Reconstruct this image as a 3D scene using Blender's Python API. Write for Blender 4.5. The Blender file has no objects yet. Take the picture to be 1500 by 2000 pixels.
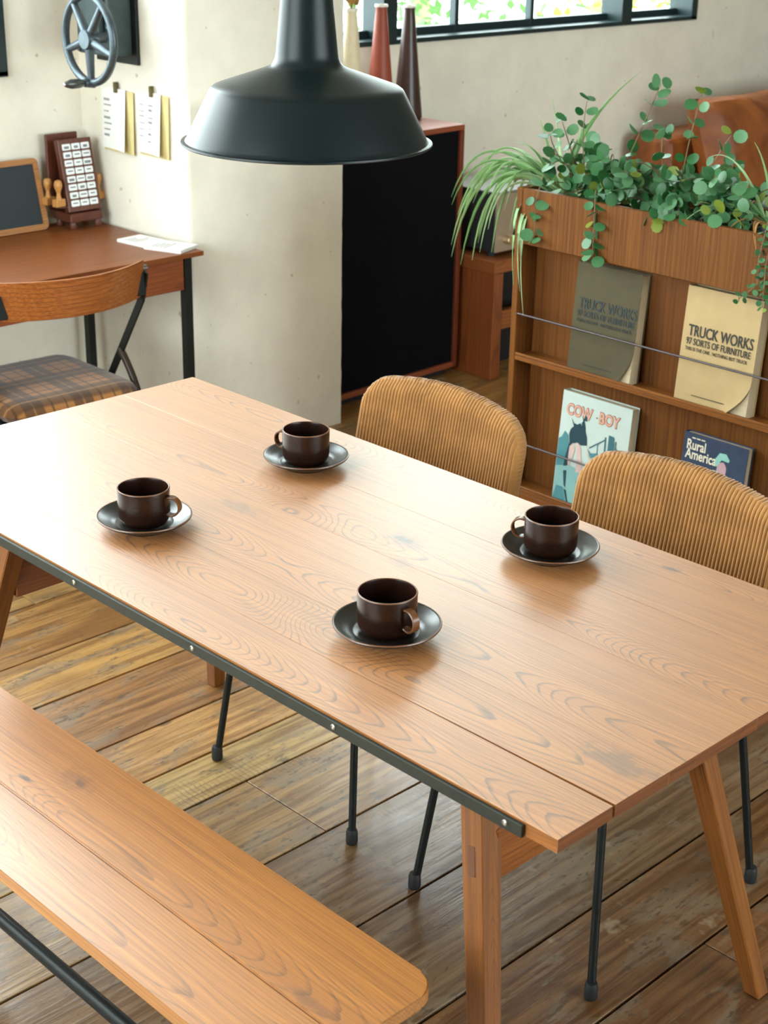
import bpy, bmesh, math, random
from mathutils import Vector, Matrix, Euler
random.seed(7)
S = bpy.context.scene
C = S.collection
PI = math.pi

# ------------------------------------------------------------------ camera
cam_d = bpy.data.cameras.new('camera')
cam = bpy.data.objects.new('camera', cam_d); C.objects.link(cam)
cam_d.sensor_fit = 'HORIZONTAL'; cam_d.sensor_width = 42.0
cam_d.lens = 3011.83 / 1500.0 * 42.0
right = Vector((0.71621747, -0.69766309, 0.01728453))
down = Vector((-0.25569955, -0.28538383, -0.92367408))
fwd = Vector((0.64934604, 0.65713186, -0.38278902))
M = Matrix((right, -down, -fwd)).transposed().to_4x4()
M.translation = Vector((0, 0, 1.78))
cam.matrix_world = M
cam_d.clip_start = 0.05; cam_d.clip_end = 200
cam_d.dof.use_dof = True; cam_d.dof.focus_distance = 2.55; cam_d.dof.aperture_fstop = 15.0
S.camera = cam

# ------------------------------------------------------------------ world: overcast daylight
W = bpy.data.worlds.new('world'); S.world = W; W.use_nodes = True
bg = W.node_tree.nodes['Background']
bg.inputs[0].default_value = (0.89, 0.955, 1.0, 1); bg.inputs[1].default_value = 13.0
S.view_settings.view_transform = 'Standard'; S.view_settings.look = 'None'
S.view_settings.exposure = 0.40; S.view_settings.gamma = 1.0
S.view_settings.use_curve_mapping = False
S.cycles.use_denoising = True
S.cycles.use_adaptive_sampling = True; S.cycles.adaptive_threshold = 0.08
S.cycles.max_bounces = 6; S.cycles.diffuse_bounces = 4; S.cycles.glossy_bounces = 3
S.cycles.transparent_max_bounces = 8
S.cycles.sample_clamp_indirect = 6.0
S.cycles.caustics_reflective = False; S.cycles.caustics_refractive = False

# room: x to the right-back, y to the left-back, z up (metres)
X0, X1, Y0, Y1, ZC = -1.7, 7.6, -2.6, 4.29, 3.25
# window openings: (wall, a0, a1, z0, z1)
WIN_BACK_R = (3.52, 6.18, 1.187, 2.85)
WIN_BACK_L = (-1.3, 2.58, 1.187, 3.05)
WIN_LEFT = (0.9, 3.3, 0.7, 2.9)
WIN_FRONT = (1.2, 4.6, 0.9, 2.7)

def portal(name, loc, rot, sx, sy):
    l = bpy.data.lights.new(name, 'AREA'); l.shape = 'RECTANGLE'; l.size = sx; l.size_y = sy
    l.cycles.is_portal = True
    o = bpy.data.objects.new(name, l); C.objects.link(o); o.location = loc; o.rotation_euler = rot
for nm, w in (('daylight_portal', WIN_BACK_R), ('daylight_portal', WIN_BACK_L)):
    portal(nm, ((w[0]+w[1])/2, Y1+0.16, (w[2]+w[3])/2), (-PI/2, 0, 0), w[1]-w[0], w[3]-w[2])
w = WIN_LEFT
portal('daylight_portal', (X0-0.16, (w[0]+w[1])/2, (w[2]+w[3])/2), (0, -PI/2, 0), w[3]-w[2], w[1]-w[0])
w = WIN_FRONT
portal('daylight_portal', ((w[0]+w[1])/2, Y0-0.16, (w[2]+w[3])/2), (PI/2, 0, 0), w[1]-w[0], w[3]-w[2])

# ------------------------------------------------------------------ material helpers
def srgb(r, g, b):
    f = lambda c: (c/12.92 if c <= 0.04045 else ((c+0.055)/1.055)**2.4)
    return (f(r/255), f(g/255), f(b/255), 1.0)

class NT:
    def __init__(s, name):
        s.m = bpy.data.materials.new(name); s.m.use_nodes = True
        s.t = s.m.node_tree; s.bs = s.t.nodes['Principled BSDF']
    def n(s, typ, **kw):
        nd = s.t.nodes.new(typ)
        for k, v in kw.items(): setattr(nd, k, v)
        return nd
    def l(s, a, b): s.t.links.new(a, b)
    def val(s, sock, v):
        if hasattr(v, 'is_output') or hasattr(v, 'links'): s.l(v, sock)
        else: sock.default_value = v
    def math(s, op, a, b=None, c=None, clamp=False):
        nd = s.n('ShaderNodeMath', operation=op); nd.use_clamp = clamp
        s.val(nd.inputs[0], a)
        if b is not None: s.val(nd.inputs[1], b)
        if c is not None: s.val(nd.inputs[2], c)
        return nd.outputs[0]
    def mix(s, fac, a, b, blend='MIX'):
        nd = s.n('ShaderNodeMix', data_type='RGBA', blend_type=blend)
        s.val(nd.inputs[0], fac); s.val(nd.inputs[6], a); s.val(nd.inputs[7], b)
        return nd.outputs[2]
    def coord(s, which='Object'):
        return s.n('ShaderNodeTexCoord').outputs[which]
    def xyz(s, v):
        nd = s.n('ShaderNodeSeparateXYZ'); s.l(v, nd.inputs[0]); return nd.outputs
    def comb(s, x, y, z):
        nd = s.n('ShaderNodeCombineXYZ')
        for i, v in enumerate((x, y, z)): s.val(nd.inputs[i], v)
        return nd.outputs[0]
    def noise(s, vec, scale, detail=2.0, rough=0.5, dist=0.0):
        nd = s.n('ShaderNodeTexNoise'); s.l(vec, nd.inputs['Vector'])
        nd.inputs['Scale'].default_value = scale; nd.inputs['Detail'].default_value = detail
        nd.inputs['Roughness'].default_value = rough; nd.inputs['Distortion'].default_value = dist
        return nd.outputs[0]
    def ramp(s, fac, stops):
        nd = s.n('ShaderNodeValToRGB'); s.l(fac, nd.inputs[0]); e = nd.color_ramp.elements
        while len(e) > 1: e.remove(e[-1])
        e[0].position, e[0].color = stops[0]
        for p, c in stops[1:]:
            x = e.new(p); x.color = c
        return nd.outputs[0]
    def step(s, v, lo, hi):
        nd = s.n('ShaderNodeMapRange', interpolation_type='SMOOTHSTEP'); s.l(v, nd.inputs[0])
        nd.inputs[1].default_value = lo; nd.inputs[2].default_value = hi
        return nd.outputs[0]
    def bump(s, h, strength, dist=0.002):
        nd = s.n('ShaderNodeBump'); s.l(h, nd.inputs['Height'])
        nd.inputs['Strength'].default_value = strength; nd.inputs['Distance'].default_value = dist
        s.l(nd.outputs[0], s.bs.inputs['Normal'])
    def set(s, color=None, rough=None, metal=None, spec=None, coat=None, coat_rough=None, sheen=None):
        B = s.bs.inputs
        if color is not None: s.val(B['Base Color'], color)
        if rough is not None: s.val(B['Roughness'], rough)
        if metal is not None: s.val(B['Metallic'], metal)
        if spec is not None: s.val(B['Specular IOR Level'], spec)
        if coat is not None: s.val(B['Coat Weight'], coat)
        if coat_rough is not None: s.val(B['Coat Roughness'], coat_rough)
        if sheen is not None: s.val(B['Sheen Weight'], sheen)
        return s.m

MATS = {}
def plain(name, rgb, rough=0.5, metal=0.0, var=0.06, scale=30.0, spec=0.5, bump=0.0, coat=None):
    """one colour with a fine tonal noise (rgb are sRGB 0-255)"""
    if name in MATS: return MATS[name]
    t = NT(name); c = srgb(*rgb)
    n = t.noise(t.coord(), scale, 3)
    lo = tuple(max(0, x*(1-var*2.2)) for x in c[:3]) + (1,)
    hi = tuple(min(1, x*(1+var*2.2)) for x in c[:3]) + (1,)
    col = t.mix(n, lo, hi)
    t.set(color=col, rough=rough, metal=metal, spec=spec, coat=coat)
    if bump: t.bump(n, bump, 0.001)
    MATS[name] = t.m
    return t.m

def wood(name, light, dark, line, axis='y', freq=110.0, rough=0.4, tilt=0.05, depth=0.035, wob=0.03,
         line_amt=0.6, pore=0.45, spec=0.5, bump=0.12, tone=0.25, rvar=0.25, coat=0.0, knots=0.0, marks=()):
    """flat-sawn timber: slanted growth rings, long pores, tonal drift, per-piece variation"""
    if name in MATS: return MATS[name]
    t = NT(name)
    x, y, z = t.xyz(t.coord())
    u, v, w = {'y': (y, x, z), 'x': (x, y, z), 'z': (z, x, y)}[axis]
    info = t.n('ShaderNodeObjectInfo'); rnd = info.outputs['Random']
    r2 = t.math('FRACT', t.math('MULTIPLY', rnd, 17.31)); r3 = t.math('FRACT', t.math('MULTIPLY', rnd, 41.7))
    off = t.math('MULTIPLY', rnd, 37.0)
    uo = t.math('ADD', u, off)
    warp = t.noise(t.comb(t.math('MULTIPLY', uo, 1.6), t.math('MULTIPLY', v, 7.0), t.math('MULTIPLY', w, 7.0)), 1.6, 2.5, 0.55)
    warp = t.math('SUBTRACT', warp, 0.5)
    fine = t.noise(t.comb(t.math('MULTIPLY', uo, 6.0), t.math('MULTIPLY', v, 40.0), w), 1.5, 3)
    v0 = t.math('MULTIPLY', t.math('SUBTRACT', r2, 0.5), 0.12)
    vv = t.math('ADD', t.math('ADD', v, v0), t.math('MULTIPLY', warp, wob))
    low = t.noise(t.comb(t.math('MULTIPLY', uo, 1.1), off, 3.3), 1.3, 1.5)
    tl = t.math('MULTIPLY', t.math('SUBTRACT', r3, 0.5), tilt*2)
    d = t.math('ADD', t.math('ADD', t.math('MULTIPLY', u, tl), t.math('MULTIPLY', t.math('SUBTRACT', low, 0.45), 0.17)), depth)
    if knots:
        kn = t.n('ShaderNodeTexVoronoi'); kn.inputs['Scale'].default_value = 1.0
        t.l(t.comb(t.math('MULTIPLY', uo, 2.1), t.math('MULTIPLY', v, 5.0), 0.0), kn.inputs['Vector'])
        kd = t.step(kn.outputs['Distance'], 0.0, 0.42)
        d = t.math('ADD', d, t.math('MULTIPLY', t.math('SUBTRACT', 1.0, kd), 0.05))
    dep = t.math('ADD', d, w)
    r = t.math('SQRT', t.math('ADD', t.math('MULTIPLY', t.math('MULTIPLY', vv, vv), 1.0), t.math('MULTIPLY', dep, dep)))
    ring = t.math('FRACT', t.math('ADD', t.math('MULTIPLY', r, freq), t.math('MULTIPLY', fine, 0.55)))
    ln = t.math('MULTIPLY', t.step(ring, 0.66, 0.95), t.math('SUBTRACT', 1.0, t.step(ring, 0.95, 1.0)))
    ln = t.math('MULTIPLY', ln, t.math('ADD', t.math('MULTIPLY', fine, 1.3), 0.05), clamp=True)
    pn = t.noise(t.comb(t.math('MULTIPLY', uo, 9.0), t.math('MULTIPLY', v, 520.0), t.math('MULTIPLY', w, 520.0)), 1.0, 1.0)
    po = t.step(pn, 0.52, 0.64)
    fib = t.noise(t.comb(t.math('MULTIPLY', uo, 2.5), t.math('MULTIPLY', v, 230.0), t.math('MULTIPLY', w, 230.0)), 1.0, 3.0, 0.6)
    col = t.mix(t.step(fib, 0.25, 0.78), srgb(*light), srgb(*dark))
    big = t.noise(t.comb(t.math('MULTIPLY', uo, 2.3), t.math('MULTIPLY', v, 6.0), off), 1.0, 2.0)
    col = t.mix(t.math('MULTIPLY', t.step(big, 0.38, 0.75), tone), col, srgb(*dark))
    col = t.mix(t.math('MULTIPLY', ln, line_amt), col, srgb(*line))
    col = t.mix(t.math('MULTIPLY', t.math('MULTIPLY', po, pore), t.math('ADD', t.math('MULTIPLY', ln, 0.7), 0.3)), col, srgb(*line))
    if knots:
        kk = t.math('SUBTRACT', 1.0, t.step(kn.outputs['Distance'], 0.02, 0.10))
        kr = t.step(t.math('FRACT', t.math('MULTIPLY', t.noise(t.comb(uo, v, off), 1.2, 0), 9.1)), 0.45, 0.6)
        col = t.mix(t.math('MULTIPLY', t.math('MULTIPLY', kk, kr), knots), col, srgb(70, 38, 18))
    if marks:    # knots and grey stains of this very top, at their places
        gp = t.xyz(t.n('ShaderNodeNewGeometry').outputs['Position'])
        wob_ = t.noise(t.comb(t.math('MULTIPLY', gp[0], 60.0), t.math('MULTIPLY', gp[1], 35.0), 0.0), 1.0, 4.0, 0.65)
        for mx, my, ma, mb, mc, amt in marks:
            dx = t.math('MULTIPLY', t.math('SUBTRACT', gp[0], mx), 1.0/ma); dy = t.math('MULTIPLY', t.math('SUBTRACT', gp[1], my), 1.0/mb)
            dd = t.math('ADD', t.math('SQRT', t.math('ADD', t.math('MULTIPLY', dx, dx), t.math('MULTIPLY', dy, dy))), t.math('MULTIPLY', t.math('SUBTRACT', wob_, 0.5), 2.2))
            col = t.mix(t.math('MULTIPLY', t.math('SUBTRACT', 1.0, t.step(dd, 0.25, 1.0)), amt), col, srgb(*mc))
    hsv = t.n('ShaderNodeHueSaturation'); t.l(col, hsv.inputs['Color'])
    t.l(t.math('ADD', t.math('MULTIPLY', t.math('SUBTRACT', r3, 0.5), rvar), 1.0), hsv.inputs['Value'])
    rr = t.math('ADD', t.math('MULTIPLY', fib, 0.14), rough-0.07)
    t.set(color=hsv.outputs[0], rough=rr, spec=spec, coat=coat, coat_rough=0.50)
    t.bs.inputs['Coat IOR'].default_value = 2.5
    t.bump(t.math('SUBTRACT', t.math('MULTIPLY', fib, 0.5), t.math('ADD', t.math('MULTIPLY', po, 0.6), t.math('MULTIPLY', ln, 0.5))), bump, 0.0012)
    MATS[name] = t.m
    return t.m

def old_floor(name):
    """worn, reclaimed boards: colour of the board from the object colour, grey scuffs, saw marks, nail holes"""
    t = NT(name)
    x, y, z = t.xyz(t.coord())
    info = t.n('ShaderNodeObjectInfo'); rnd = info.outputs['Random']; base = info.outputs['Color']
    off = t.math('MULTIPLY', rnd, 53.0); uo = t.math('ADD', x, off)
    p = t.comb(uo, y, off)
    fib = t.noise(t.comb(t.math('MULTIPLY', uo, 3.0), t.math('MULTIPLY', y, 70.0), off), 1.0, 4.0, 0.62, 0.4)
    mot = t.noise(t.comb(t.math('MULTIPLY', uo, 5.0), t.math('MULTIPLY', y, 14.0), off), 1.0, 5.0, 0.62, 0.6)
    big = t.noise(t.comb(t.math('MULTIPLY', uo, 2.0), t.math('MULTIPLY', y, 5.0), off), 1.0, 2.0)
    spk = t.noise(t.comb(t.math('MULTIPLY', uo, 38.0), t.math('MULTIPLY', y, 95.0), off), 1.0, 2.0, 0.6)
    col = t.mix(t.step(fib, 0.34, 0.66), base, t.mix(1.0, base, (0.46, 0.38, 0.30, 1), 'MULTIPLY'))
    col = t.mix(t.math('MULTIPLY', t.step(mot, 0.50, 0.62), 0.6), col, srgb(116, 100, 80))
    col = t.mix(t.math('MULTIPLY', t.step(big, 0.50, 0.66), 0.7), col, t.mix(1.0, base, (0.45, 0.37, 0.30, 1), 'MULTIPLY'))
    col = t.mix(t.math('MULTIPLY', t.step(spk, 0.55, 0.66), t.math('ADD', t.math('MULTIPLY', t.step(mot, 0.42, 0.6), 0.55), 0.1)), col, srgb(58, 42, 28))
    col = t.mix(t.math('MULTIPLY', t.step(t.noise(p, 9.0, 4.0, 0.7), 0.62, 0.74), 0.4), col, srgb(176, 160, 132))
    # band saw marks in patches
    sw = t.math('SINE', t.math('MULTIPLY', t.math('ADD', uo, t.math('MULTIPLY', fib, 0.012)), 520.0))
    swm = t.math('MULTIPLY', t.step(sw, 0.25, 0.9), t.step(t.noise(p, 3.4, 2.0), 0.58, 0.70))
    col = t.mix(t.math('MULTIPLY', swm, 0.4), col, srgb(74, 58, 40))
    # knots
    vor = t.n('ShaderNodeTexVoronoi'); vor.inputs['Scale'].default_value = 1.0
    t.l(t.comb(t.math('MULTIPLY', uo, 3.2), t.math('MULTIPLY', y, 7.0), off), vor.inputs['Vector'])
    k = t.math('SUBTRACT', 1.0, t.step(vor.outputs['Distance'], 0.03, 0.085))
    col = t.mix(t.math('MULTIPLY', k, 0.7), col, srgb(62, 36, 20))
    rough = t.math('ADD', t.math('MULTIPLY', mot, 0.34), 0.16)
    t.set(color=col, rough=rough, spec=0.6)
    h = t.math('ADD', t.math('MULTIPLY', fib, 0.6), t.math('SUBTRACT', t.math('MULTIPLY', mot, 0.7), t.math('MULTIPLY', swm, 0.15)))
    t.bump(h, 0.42, 0.003)
    return t.m

def plaster(name, rgb):
    t = NT(name); co = t.coord()
    n = t.noise(co, 6.0, 5.0, 0.6); f = t.noise(co, 90.0, 3.0, 0.6)
    sp = t.noise(co, 34.0, 1.0, 0.4)
    c = srgb(*rgb)
    col = t.mix(t.step(n, 0.3, 0.75), tuple(v*1.04 for v in c[:3])+(1,), tuple(v*0.93 for v in c[:3])+(1,))
    col = t.mix(t.math('MULTIPLY', t.step(sp, 0.745, 0.78), 0.45), col, srgb(150, 125, 95))
    t.set(color=col, rough=0.85, spec=0.2)
    t.bump(t.math('ADD', t.math('MULTIPLY', f, 0.4), n), 0.25, 0.004)
    return t.m

def corduroy(name, rgb):
    t = NT(name); co = t.coord(); c = srgb(*rgb)
    n = t.noise(co, 22.0, 3.0, 0.6); f = t.noise(co, 420.0, 2.0)
    geo = t.n('ShaderNodeNewGeometry')
    dk = tuple(v*0.82 for v in c[:3])+(1,); lt = tuple(min(1, v*1.12) for v in c[:3])+(1,)
    col = t.mix(t.step(n, 0.3, 0.75), dk, lt)
    col = t.mix(t.math('MULTIPLY', f, 0.35), col, dk)
    t.set(color=col, rough=0.9, spec=0.15, sheen=0.35)
    t.bs.inputs['Sheen Roughness'].default_value = 0.5
    t.bump(f, 0.35, 0.001)
    return t.m

def plaid(name):
    t = NT(name)
    x, y, z = t.xyz(t.coord())
    def band(c, per, lo, hi, ph):
        fr = t.math('FRACT', t.math('ADD', t.math('MULTIPLY', c, 1.0/per), ph))
        return t.math('MULTIPLY', t.step(fr, lo-0.02, lo+0.02), t.math('SUBTRACT', 1.0, t.step(fr, hi-0.02, hi+0.02)))
    col = srgb(160, 104, 50)
    for c, ph in ((x, 0.13), (y, 0.31)):
        col = t.mix(t.math('MULTIPLY', band(c, 0.15, 0.05, 0.45, ph), 0.75), col, srgb(40, 23, 12))
        col = t.mix(t.math('MULTIPLY', band(c, 0.15, 0.60, 0.64, ph), 0.85), col, srgb(40, 24, 14))
        col = t.mix(t.math('MULTIPLY', band(c, 0.15, 0.88, 0.91, ph), 0.85), col, srgb(40, 24, 14))
        col = t.mix(t.math('MULTIPLY', band(c, 0.15, 0.24, 0.27, ph), 0.6), col, srgb(176, 126, 72))
    f = t.noise(t.coord(), 300.0, 2.0)
    col = t.mix(t.math('MULTIPLY', f, 0.3), col, srgb(120, 84, 50))
    t.set(color=col, rough=0.9, spec=0.15, sheen=0.3)
    t.bump(f, 0.3, 0.001)
    return t.m

def leafmat(name, a, b, sub=0.0, rough=0.4):
    t = NT(name); info = t.n('ShaderNodeObjectInfo'); rnd = info.outputs['Random']
    col = t.mix(rnd, srgb(*a), srgb(*b))
    col = t.mix(t.math('MULTIPLY', t.step(t.math('FRACT', t.math('MULTIPLY', rnd, 13.7)), 0.90, 0.93), 0.75), col, srgb(150, 160, 50))
    t.set(color=col, rough=rough, spec=0.5)
    t.bs.inputs['Transmission Weight'].default_value = 0.0
    tr = t.n('ShaderNodeBsdfTranslucent'); t.l(col, tr.inputs[0])
    mx = t.n('ShaderNodeMixShader'); mx.inputs[0].default_value = 0.28
    out = t.t.nodes['Material Output']
    t.l(t.bs.outputs[0], mx.inputs[1]); t.l(tr.outputs[0], mx.inputs[2]); t.l(mx.outputs[0], out.inputs[0])
    return t.m

def glass(name):
    t = NT(name)
    tr = t.n('ShaderNodeBsdfTransparent'); tr.inputs[0].default_value = (0.95, 0.985, 0.97, 1)
    gl = t.n('ShaderNodeBsdfGlossy'); gl.inputs['Roughness'].default_value = 0.02
    lw = t.n('ShaderNodeLayerWeight'); lw.inputs[0].default_value = 0.5
    fr = t.math('ADD', t.math('MULTIPLY', t.math('POWER', lw.outputs['Facing'], 5.0), 0.9), 0.03)
    mx = t.n('ShaderNodeMixShader'); t.l(fr, mx.inputs[0])
    t.l(tr.outputs[0], mx.inputs[1]); t.l(gl.outputs[0], mx.inputs[2])
    t.l(mx.outputs[0], t.t.nodes['Material Output'].inputs[0])
    return t.m

M_OAK = wood('oiled_oak', (192, 122, 48), (158, 94, 32), (40, 22, 12), 'y', freq=280, rough=0.40, line_amt=0.8, pore=0.55, rvar=0.10, tilt=0.05, knots=0.8, bump=0.07, coat=1.0,
             marks=((1.736, 1.700, 0.035, 0.060, (96, 64, 36), 0.6), (1.738, 1.705, 0.012, 0.028, (44, 26, 16), 0.95), (1.665, 1.640, 0.020, 0.045, (100, 68, 42), 0.5), (1.541, 2.573, 0.008, 0.020, (48, 28, 16), 0.9),
                    (1.980, 1.323, 0.012, 0.022, (62, 34, 20), 0.85), (1.945, 2.040, 0.060, 0.060, (120, 84, 56), 0.45), (1.620, 2.010, 0.022, 0.075, (108, 74, 46), 0.55), (1.432, 1.010, 0.030, 0.075, (92, 58, 36), 0.6), (1.470, 2.075, 0.006, 0.015, (56, 30, 18), 0.8)))
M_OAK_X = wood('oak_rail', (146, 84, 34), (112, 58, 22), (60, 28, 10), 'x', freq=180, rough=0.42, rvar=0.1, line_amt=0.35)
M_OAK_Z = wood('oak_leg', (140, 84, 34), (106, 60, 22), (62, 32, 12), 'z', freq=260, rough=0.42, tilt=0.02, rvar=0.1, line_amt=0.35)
M_BENCH = wood('bench_oak', (194, 124, 44), (158, 94, 28), (56, 32, 14), 'y', freq=240, rough=0.35, line_amt=0.5, pore=0.55, rvar=0.06, tilt=0.06, knots=0.7, bump=0.07, coat=0.7,
               marks=((1.092, 1.917, 0.007, 0.016, (52, 28, 14), 0.9), (1.147, 1.846, 0.009, 0.016, (60, 32, 16), 0.85), (1.150, 1.860, 0.03, 0.06, (120, 70, 30), 0.5), (1.072, 1.205, 0.015, 0.06, (104, 66, 40), 0.5)))
M_TEAK_X = wood('walnut_x', (156, 88, 44), (126, 64, 30), (78, 36, 16), 'x', freq=90, rough=0.42, rvar=0.08)
M_TEAK_Y = wood('walnut_y', (138, 84, 36), (106, 60, 25), (62, 34, 15), 'y', freq=120, rough=0.45, spec=0.2, rvar=0.06, line_amt=0.25)
M_TEAK_Z = wood('walnut_z', (124, 76, 32), (88, 50, 21), (50, 27, 13), 'z', freq=70, rough=0.45, spec=0.18, rvar=0.05, tone=0.6, line_amt=0.22, pore=0.3, bump=0.05)
M_DESK = wood('desk_teak', (138, 78, 36), (110, 58, 26), (72, 34, 16), 'x', freq=90, rough=0.38, spec=0.28, line_amt=0.18, rvar=0.05, bump=0.05)
M_FLOOR = old_floor('reclaimed_boards')
M_WALL = plaster('plaster', (236, 229, 214))
M_CEIL = plaster('ceiling_paint', (228, 225, 218))
M_WALL_D = plaster('taupe_plaster', (150, 140, 126))
M_STEEL = plain('black_steel', (34, 37, 36), 0.42, 0.6, 0.12, 60)
M_BAR = plain('bar_steel', (48, 51, 45), 0.5, 0.4, 0.10, 40, spec=0.35)
M_FRAME = plain('window_frame_paint', (30, 48, 50), 0.38, 0.2, 0.08)
M_RUBBER = plain('black_rubber', (22, 24, 25), 0.6)
M_SCREW = plain('screw_steel', (190, 184, 172), 0.3, 1.0)
M_LAMP = plain('lamp_enamel', (14, 26, 28), 0.36, 0.0, 0.08, 200, spec=0.26, bump=0.03)
M_CORD = corduroy('corduroy_cloth', (160, 112, 60))
M_PLAID = plaid('plaid_wool')
M_GLASS = glass('window_glass')

# ------------------------------------------------------------------ mesh helpers
def obj(name, bm, mat, parent=None, smooth=False, loc=None, rot=None):
    me = bpy.data.meshes.new(name)
    if isinstance(bm, bmesh.types.BMesh):
        bmesh.ops.recalc_face_normals(bm, faces=bm.faces)
        bm.to_mesh(me); bm.free()
    else:
        me.from_pydata(*bm); me.update()
    if mat: me.materials.append(mat)
    if smooth:
        for p in me.polygons: p.use_smooth = True
        try: me.set_sharp_from_angle(angle=math.radians(smooth if smooth is not True else 40))
        except Exception: pass
    o = bpy.data.objects.new(name, me); C.objects.link(o)
    if parent: o.parent = parent
    if loc is not None: o.location = loc
    if rot is not None: o.rotation_euler = rot
    return o
def copy(o, parent=None, loc=None, rot=None, name=None):
    c = o.copy(); C.objects.link(c)
    if parent: c.parent = parent
    if loc is not None: c.location = loc
    if rot is not None: c.rotation_euler = rot
    return c
def thing(name, label, cat, loc=(0, 0, 0), rotz=0.0, group=None, rot=None):
    o = bpy.data.objects.new(name, None); C.objects.link(o); o.empty_display_size = 0.05
    o.location = loc; o.rotation_euler = rot if rot else (0, 0, rotz)
    tag(o, label, cat, group); return o
def tag(o, label, cat, group=None):
    o['label'] = label; o['category'] = cat
    if group: o['group'] = group
    return o
def struct(o):
    o['kind'] = 'structure'; return o
def B(): return bmesh.new()
def box(bm, x0, x1, y0, y1, z0, z1, bev=0.0, seg=2):
    vs = [bm.verts.new(p) for p in ((x0,y0,z0),(x1,y0,z0),(x1,y1,z0),(x0,y1,z0),(x0,y0,z1),(x1,y0,z1),(x1,y1,z1),(x0,y1,z1))]
    fs = [bm.faces.new([vs[i] for i in q]) for q in ((0,3,2,1),(4,5,6,7),(0,1,5,4),(1,2,6,5),(2,3,7,6),(3,0,4,7))]
    if bev:
        es = list({e for f in fs for e in f.edges})
        bmesh.ops.bevel(bm, geom=es, offset=bev, segments=seg, affect='EDGES', clamp_overlap=True, profile=0.5)
    return bm
def cbox(x0, x1, y0, y1, z0, z1, bev=0.0, seg=2):
    """box centred on its own origin; returns (bm, centre)"""
    cx, cy, cz = (x0+x1)/2, (y0+y1)/2, (z0+z1)/2
    return box(B(), x0-cx, x1-cx, y0-cy, y1-cy, z0-cz, z1-cz, bev, seg), (cx, cy, cz)
def bx(name, mat, parent, x0, x1, y0, y1, z0, z1, bev=0.0015, seg=2, rot=None):
    b, c = cbox(x0, x1, y0, y1, z0, z1, bev, seg)
    return obj(name, b, mat, parent, smooth=14, loc=c, rot=rot)
def taper(bm, a, b, wa, wb, ha=None, hb=None):
    """square leg between points a and b (horizontal cuts)"""
    ha = ha or wa; hb = hb or wb
    q = [(-1,-1),(1,-1),(1,1),(-1,1)]
    va = [bm.verts.new((a[0]+s*wa/2, a[1]+t*ha/2, a[2])) for s, t in q]
    vb = [bm.verts.new((b[0]+s*wb/2, b[1]+t*hb/2, b[2])) for s, t in q]
    fs = [bm.faces.new(va[::-1]), bm.faces.new(vb)]
    for i in range(4): fs.append(bm.faces.new((va[i], va[(i+1)%4], vb[(i+1)%4], vb[i])))
    return bm
def tube(bm, pts, rad, n=12, cap=True):
    pts = [Vector(p) for p in pts]
    rads = rad if isinstance(rad, (list, tuple)) else [rad]*len(pts)
    rings = []; ref = None
    for i, p in enumerate(pts):
        d = (pts[min(i+1, len(pts)-1)] - pts[max(i-1, 0)]).normalized()
        if ref is None: ref = Vector((0, 0, 1)) if abs(d.z) < 0.9 else Vector((1, 0, 0))
        a = d.cross(ref).normalized(); b = a.cross(d).normalized(); ref = b
        rings.append([bm.verts.new(p + (a*math.cos(2*PI*k/n) + b*math.sin(2*PI*k/n))*rads[i]) for k in range(n)])
    for r0, r1 in zip(rings, rings[1:]):
        for k in range(n): bm.faces.new((r0[k], r0[(k+1)%n], r1[(k+1)%n], r1[k]))
    if cap:
        bm.faces.new(rings[0][::-1]); bm.faces.new(rings[-1])
    return bm
def lathe(bm, prof, n=48, c=(0, 0, 0)):
    rings = []
    for r, z in prof:
        if r < 1e-6: rings.append([bm.verts.new((c[0], c[1], c[2]+z))])
        else: rings.append([bm.verts.new((c[0]+r*math.cos(2*PI*k/n), c[1]+r*math.sin(2*PI*k/n), c[2]+z)) for k in range(n)])
    for a, b in zip(rings, rings[1:]):
        for k in range(n):
            k2 = (k+1) % n
            if len(a) == 1 and len(b) == 1: continue
            if len(a) == 1: bm.faces.new((a[0], b[k2], b[k]))
            elif len(b) == 1: bm.faces.new((a[k], a[k2], b[0]))
            else: bm.faces.new((a[k], a[k2], b[k2], b[k]))
    return bm
def poly(bm, pts2, h0, h1, plane='xy'):
    """extruded polygon; plane gives the polygon's two axes, extrusion along the third"""
    def m(a, b, h): return {'xy': (a, b, h), 'yz': (h, a, b), 'xz': (a, h, b)}[plane]
    v0 = [bm.verts.new(m(a, b, h0)) for a, b in pts2]; v1 = [bm.verts.new(m(a, b, h1)) for a, b in pts2]
    bm.faces.new(v0[::-1]); bm.faces.new(v1)
    n = len(pts2)
    for i in range(n): bm.faces.new((v0[i], v0[(i+1)%n], v1[(i+1)%n], v1[i]))
    return bm
def solid(b, t):
    bmesh.ops.recalc_face_normals(b, faces=b.faces); b.normal_update()
    bmesh.ops.solidify(b, geom=b.faces[:], thickness=t)
def bez(p0, p1, p2, n=10):
    p0, p1, p2 = Vector(p0), Vector(p1), Vector(p2)
    return [p0*(1-t)**2 + p1*2*t*(1-t) + p2*t*t for t in [i/n for i in range(n+1)]]
def rrect(x0, x1, y0, y1, r, n=6):
    out = []
    for cx, cy, a0 in ((x1-r, y1-r, 0), (x0+r, y1-r, 90), (x0+r, y0+r, 180), (x1-r, y0+r, 270)):
        for i in range(n+1):
            a = math.radians(a0 + 90*i/n); out.append((cx+r*math.cos(a), cy+r*math.sin(a)))
    return out
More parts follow.
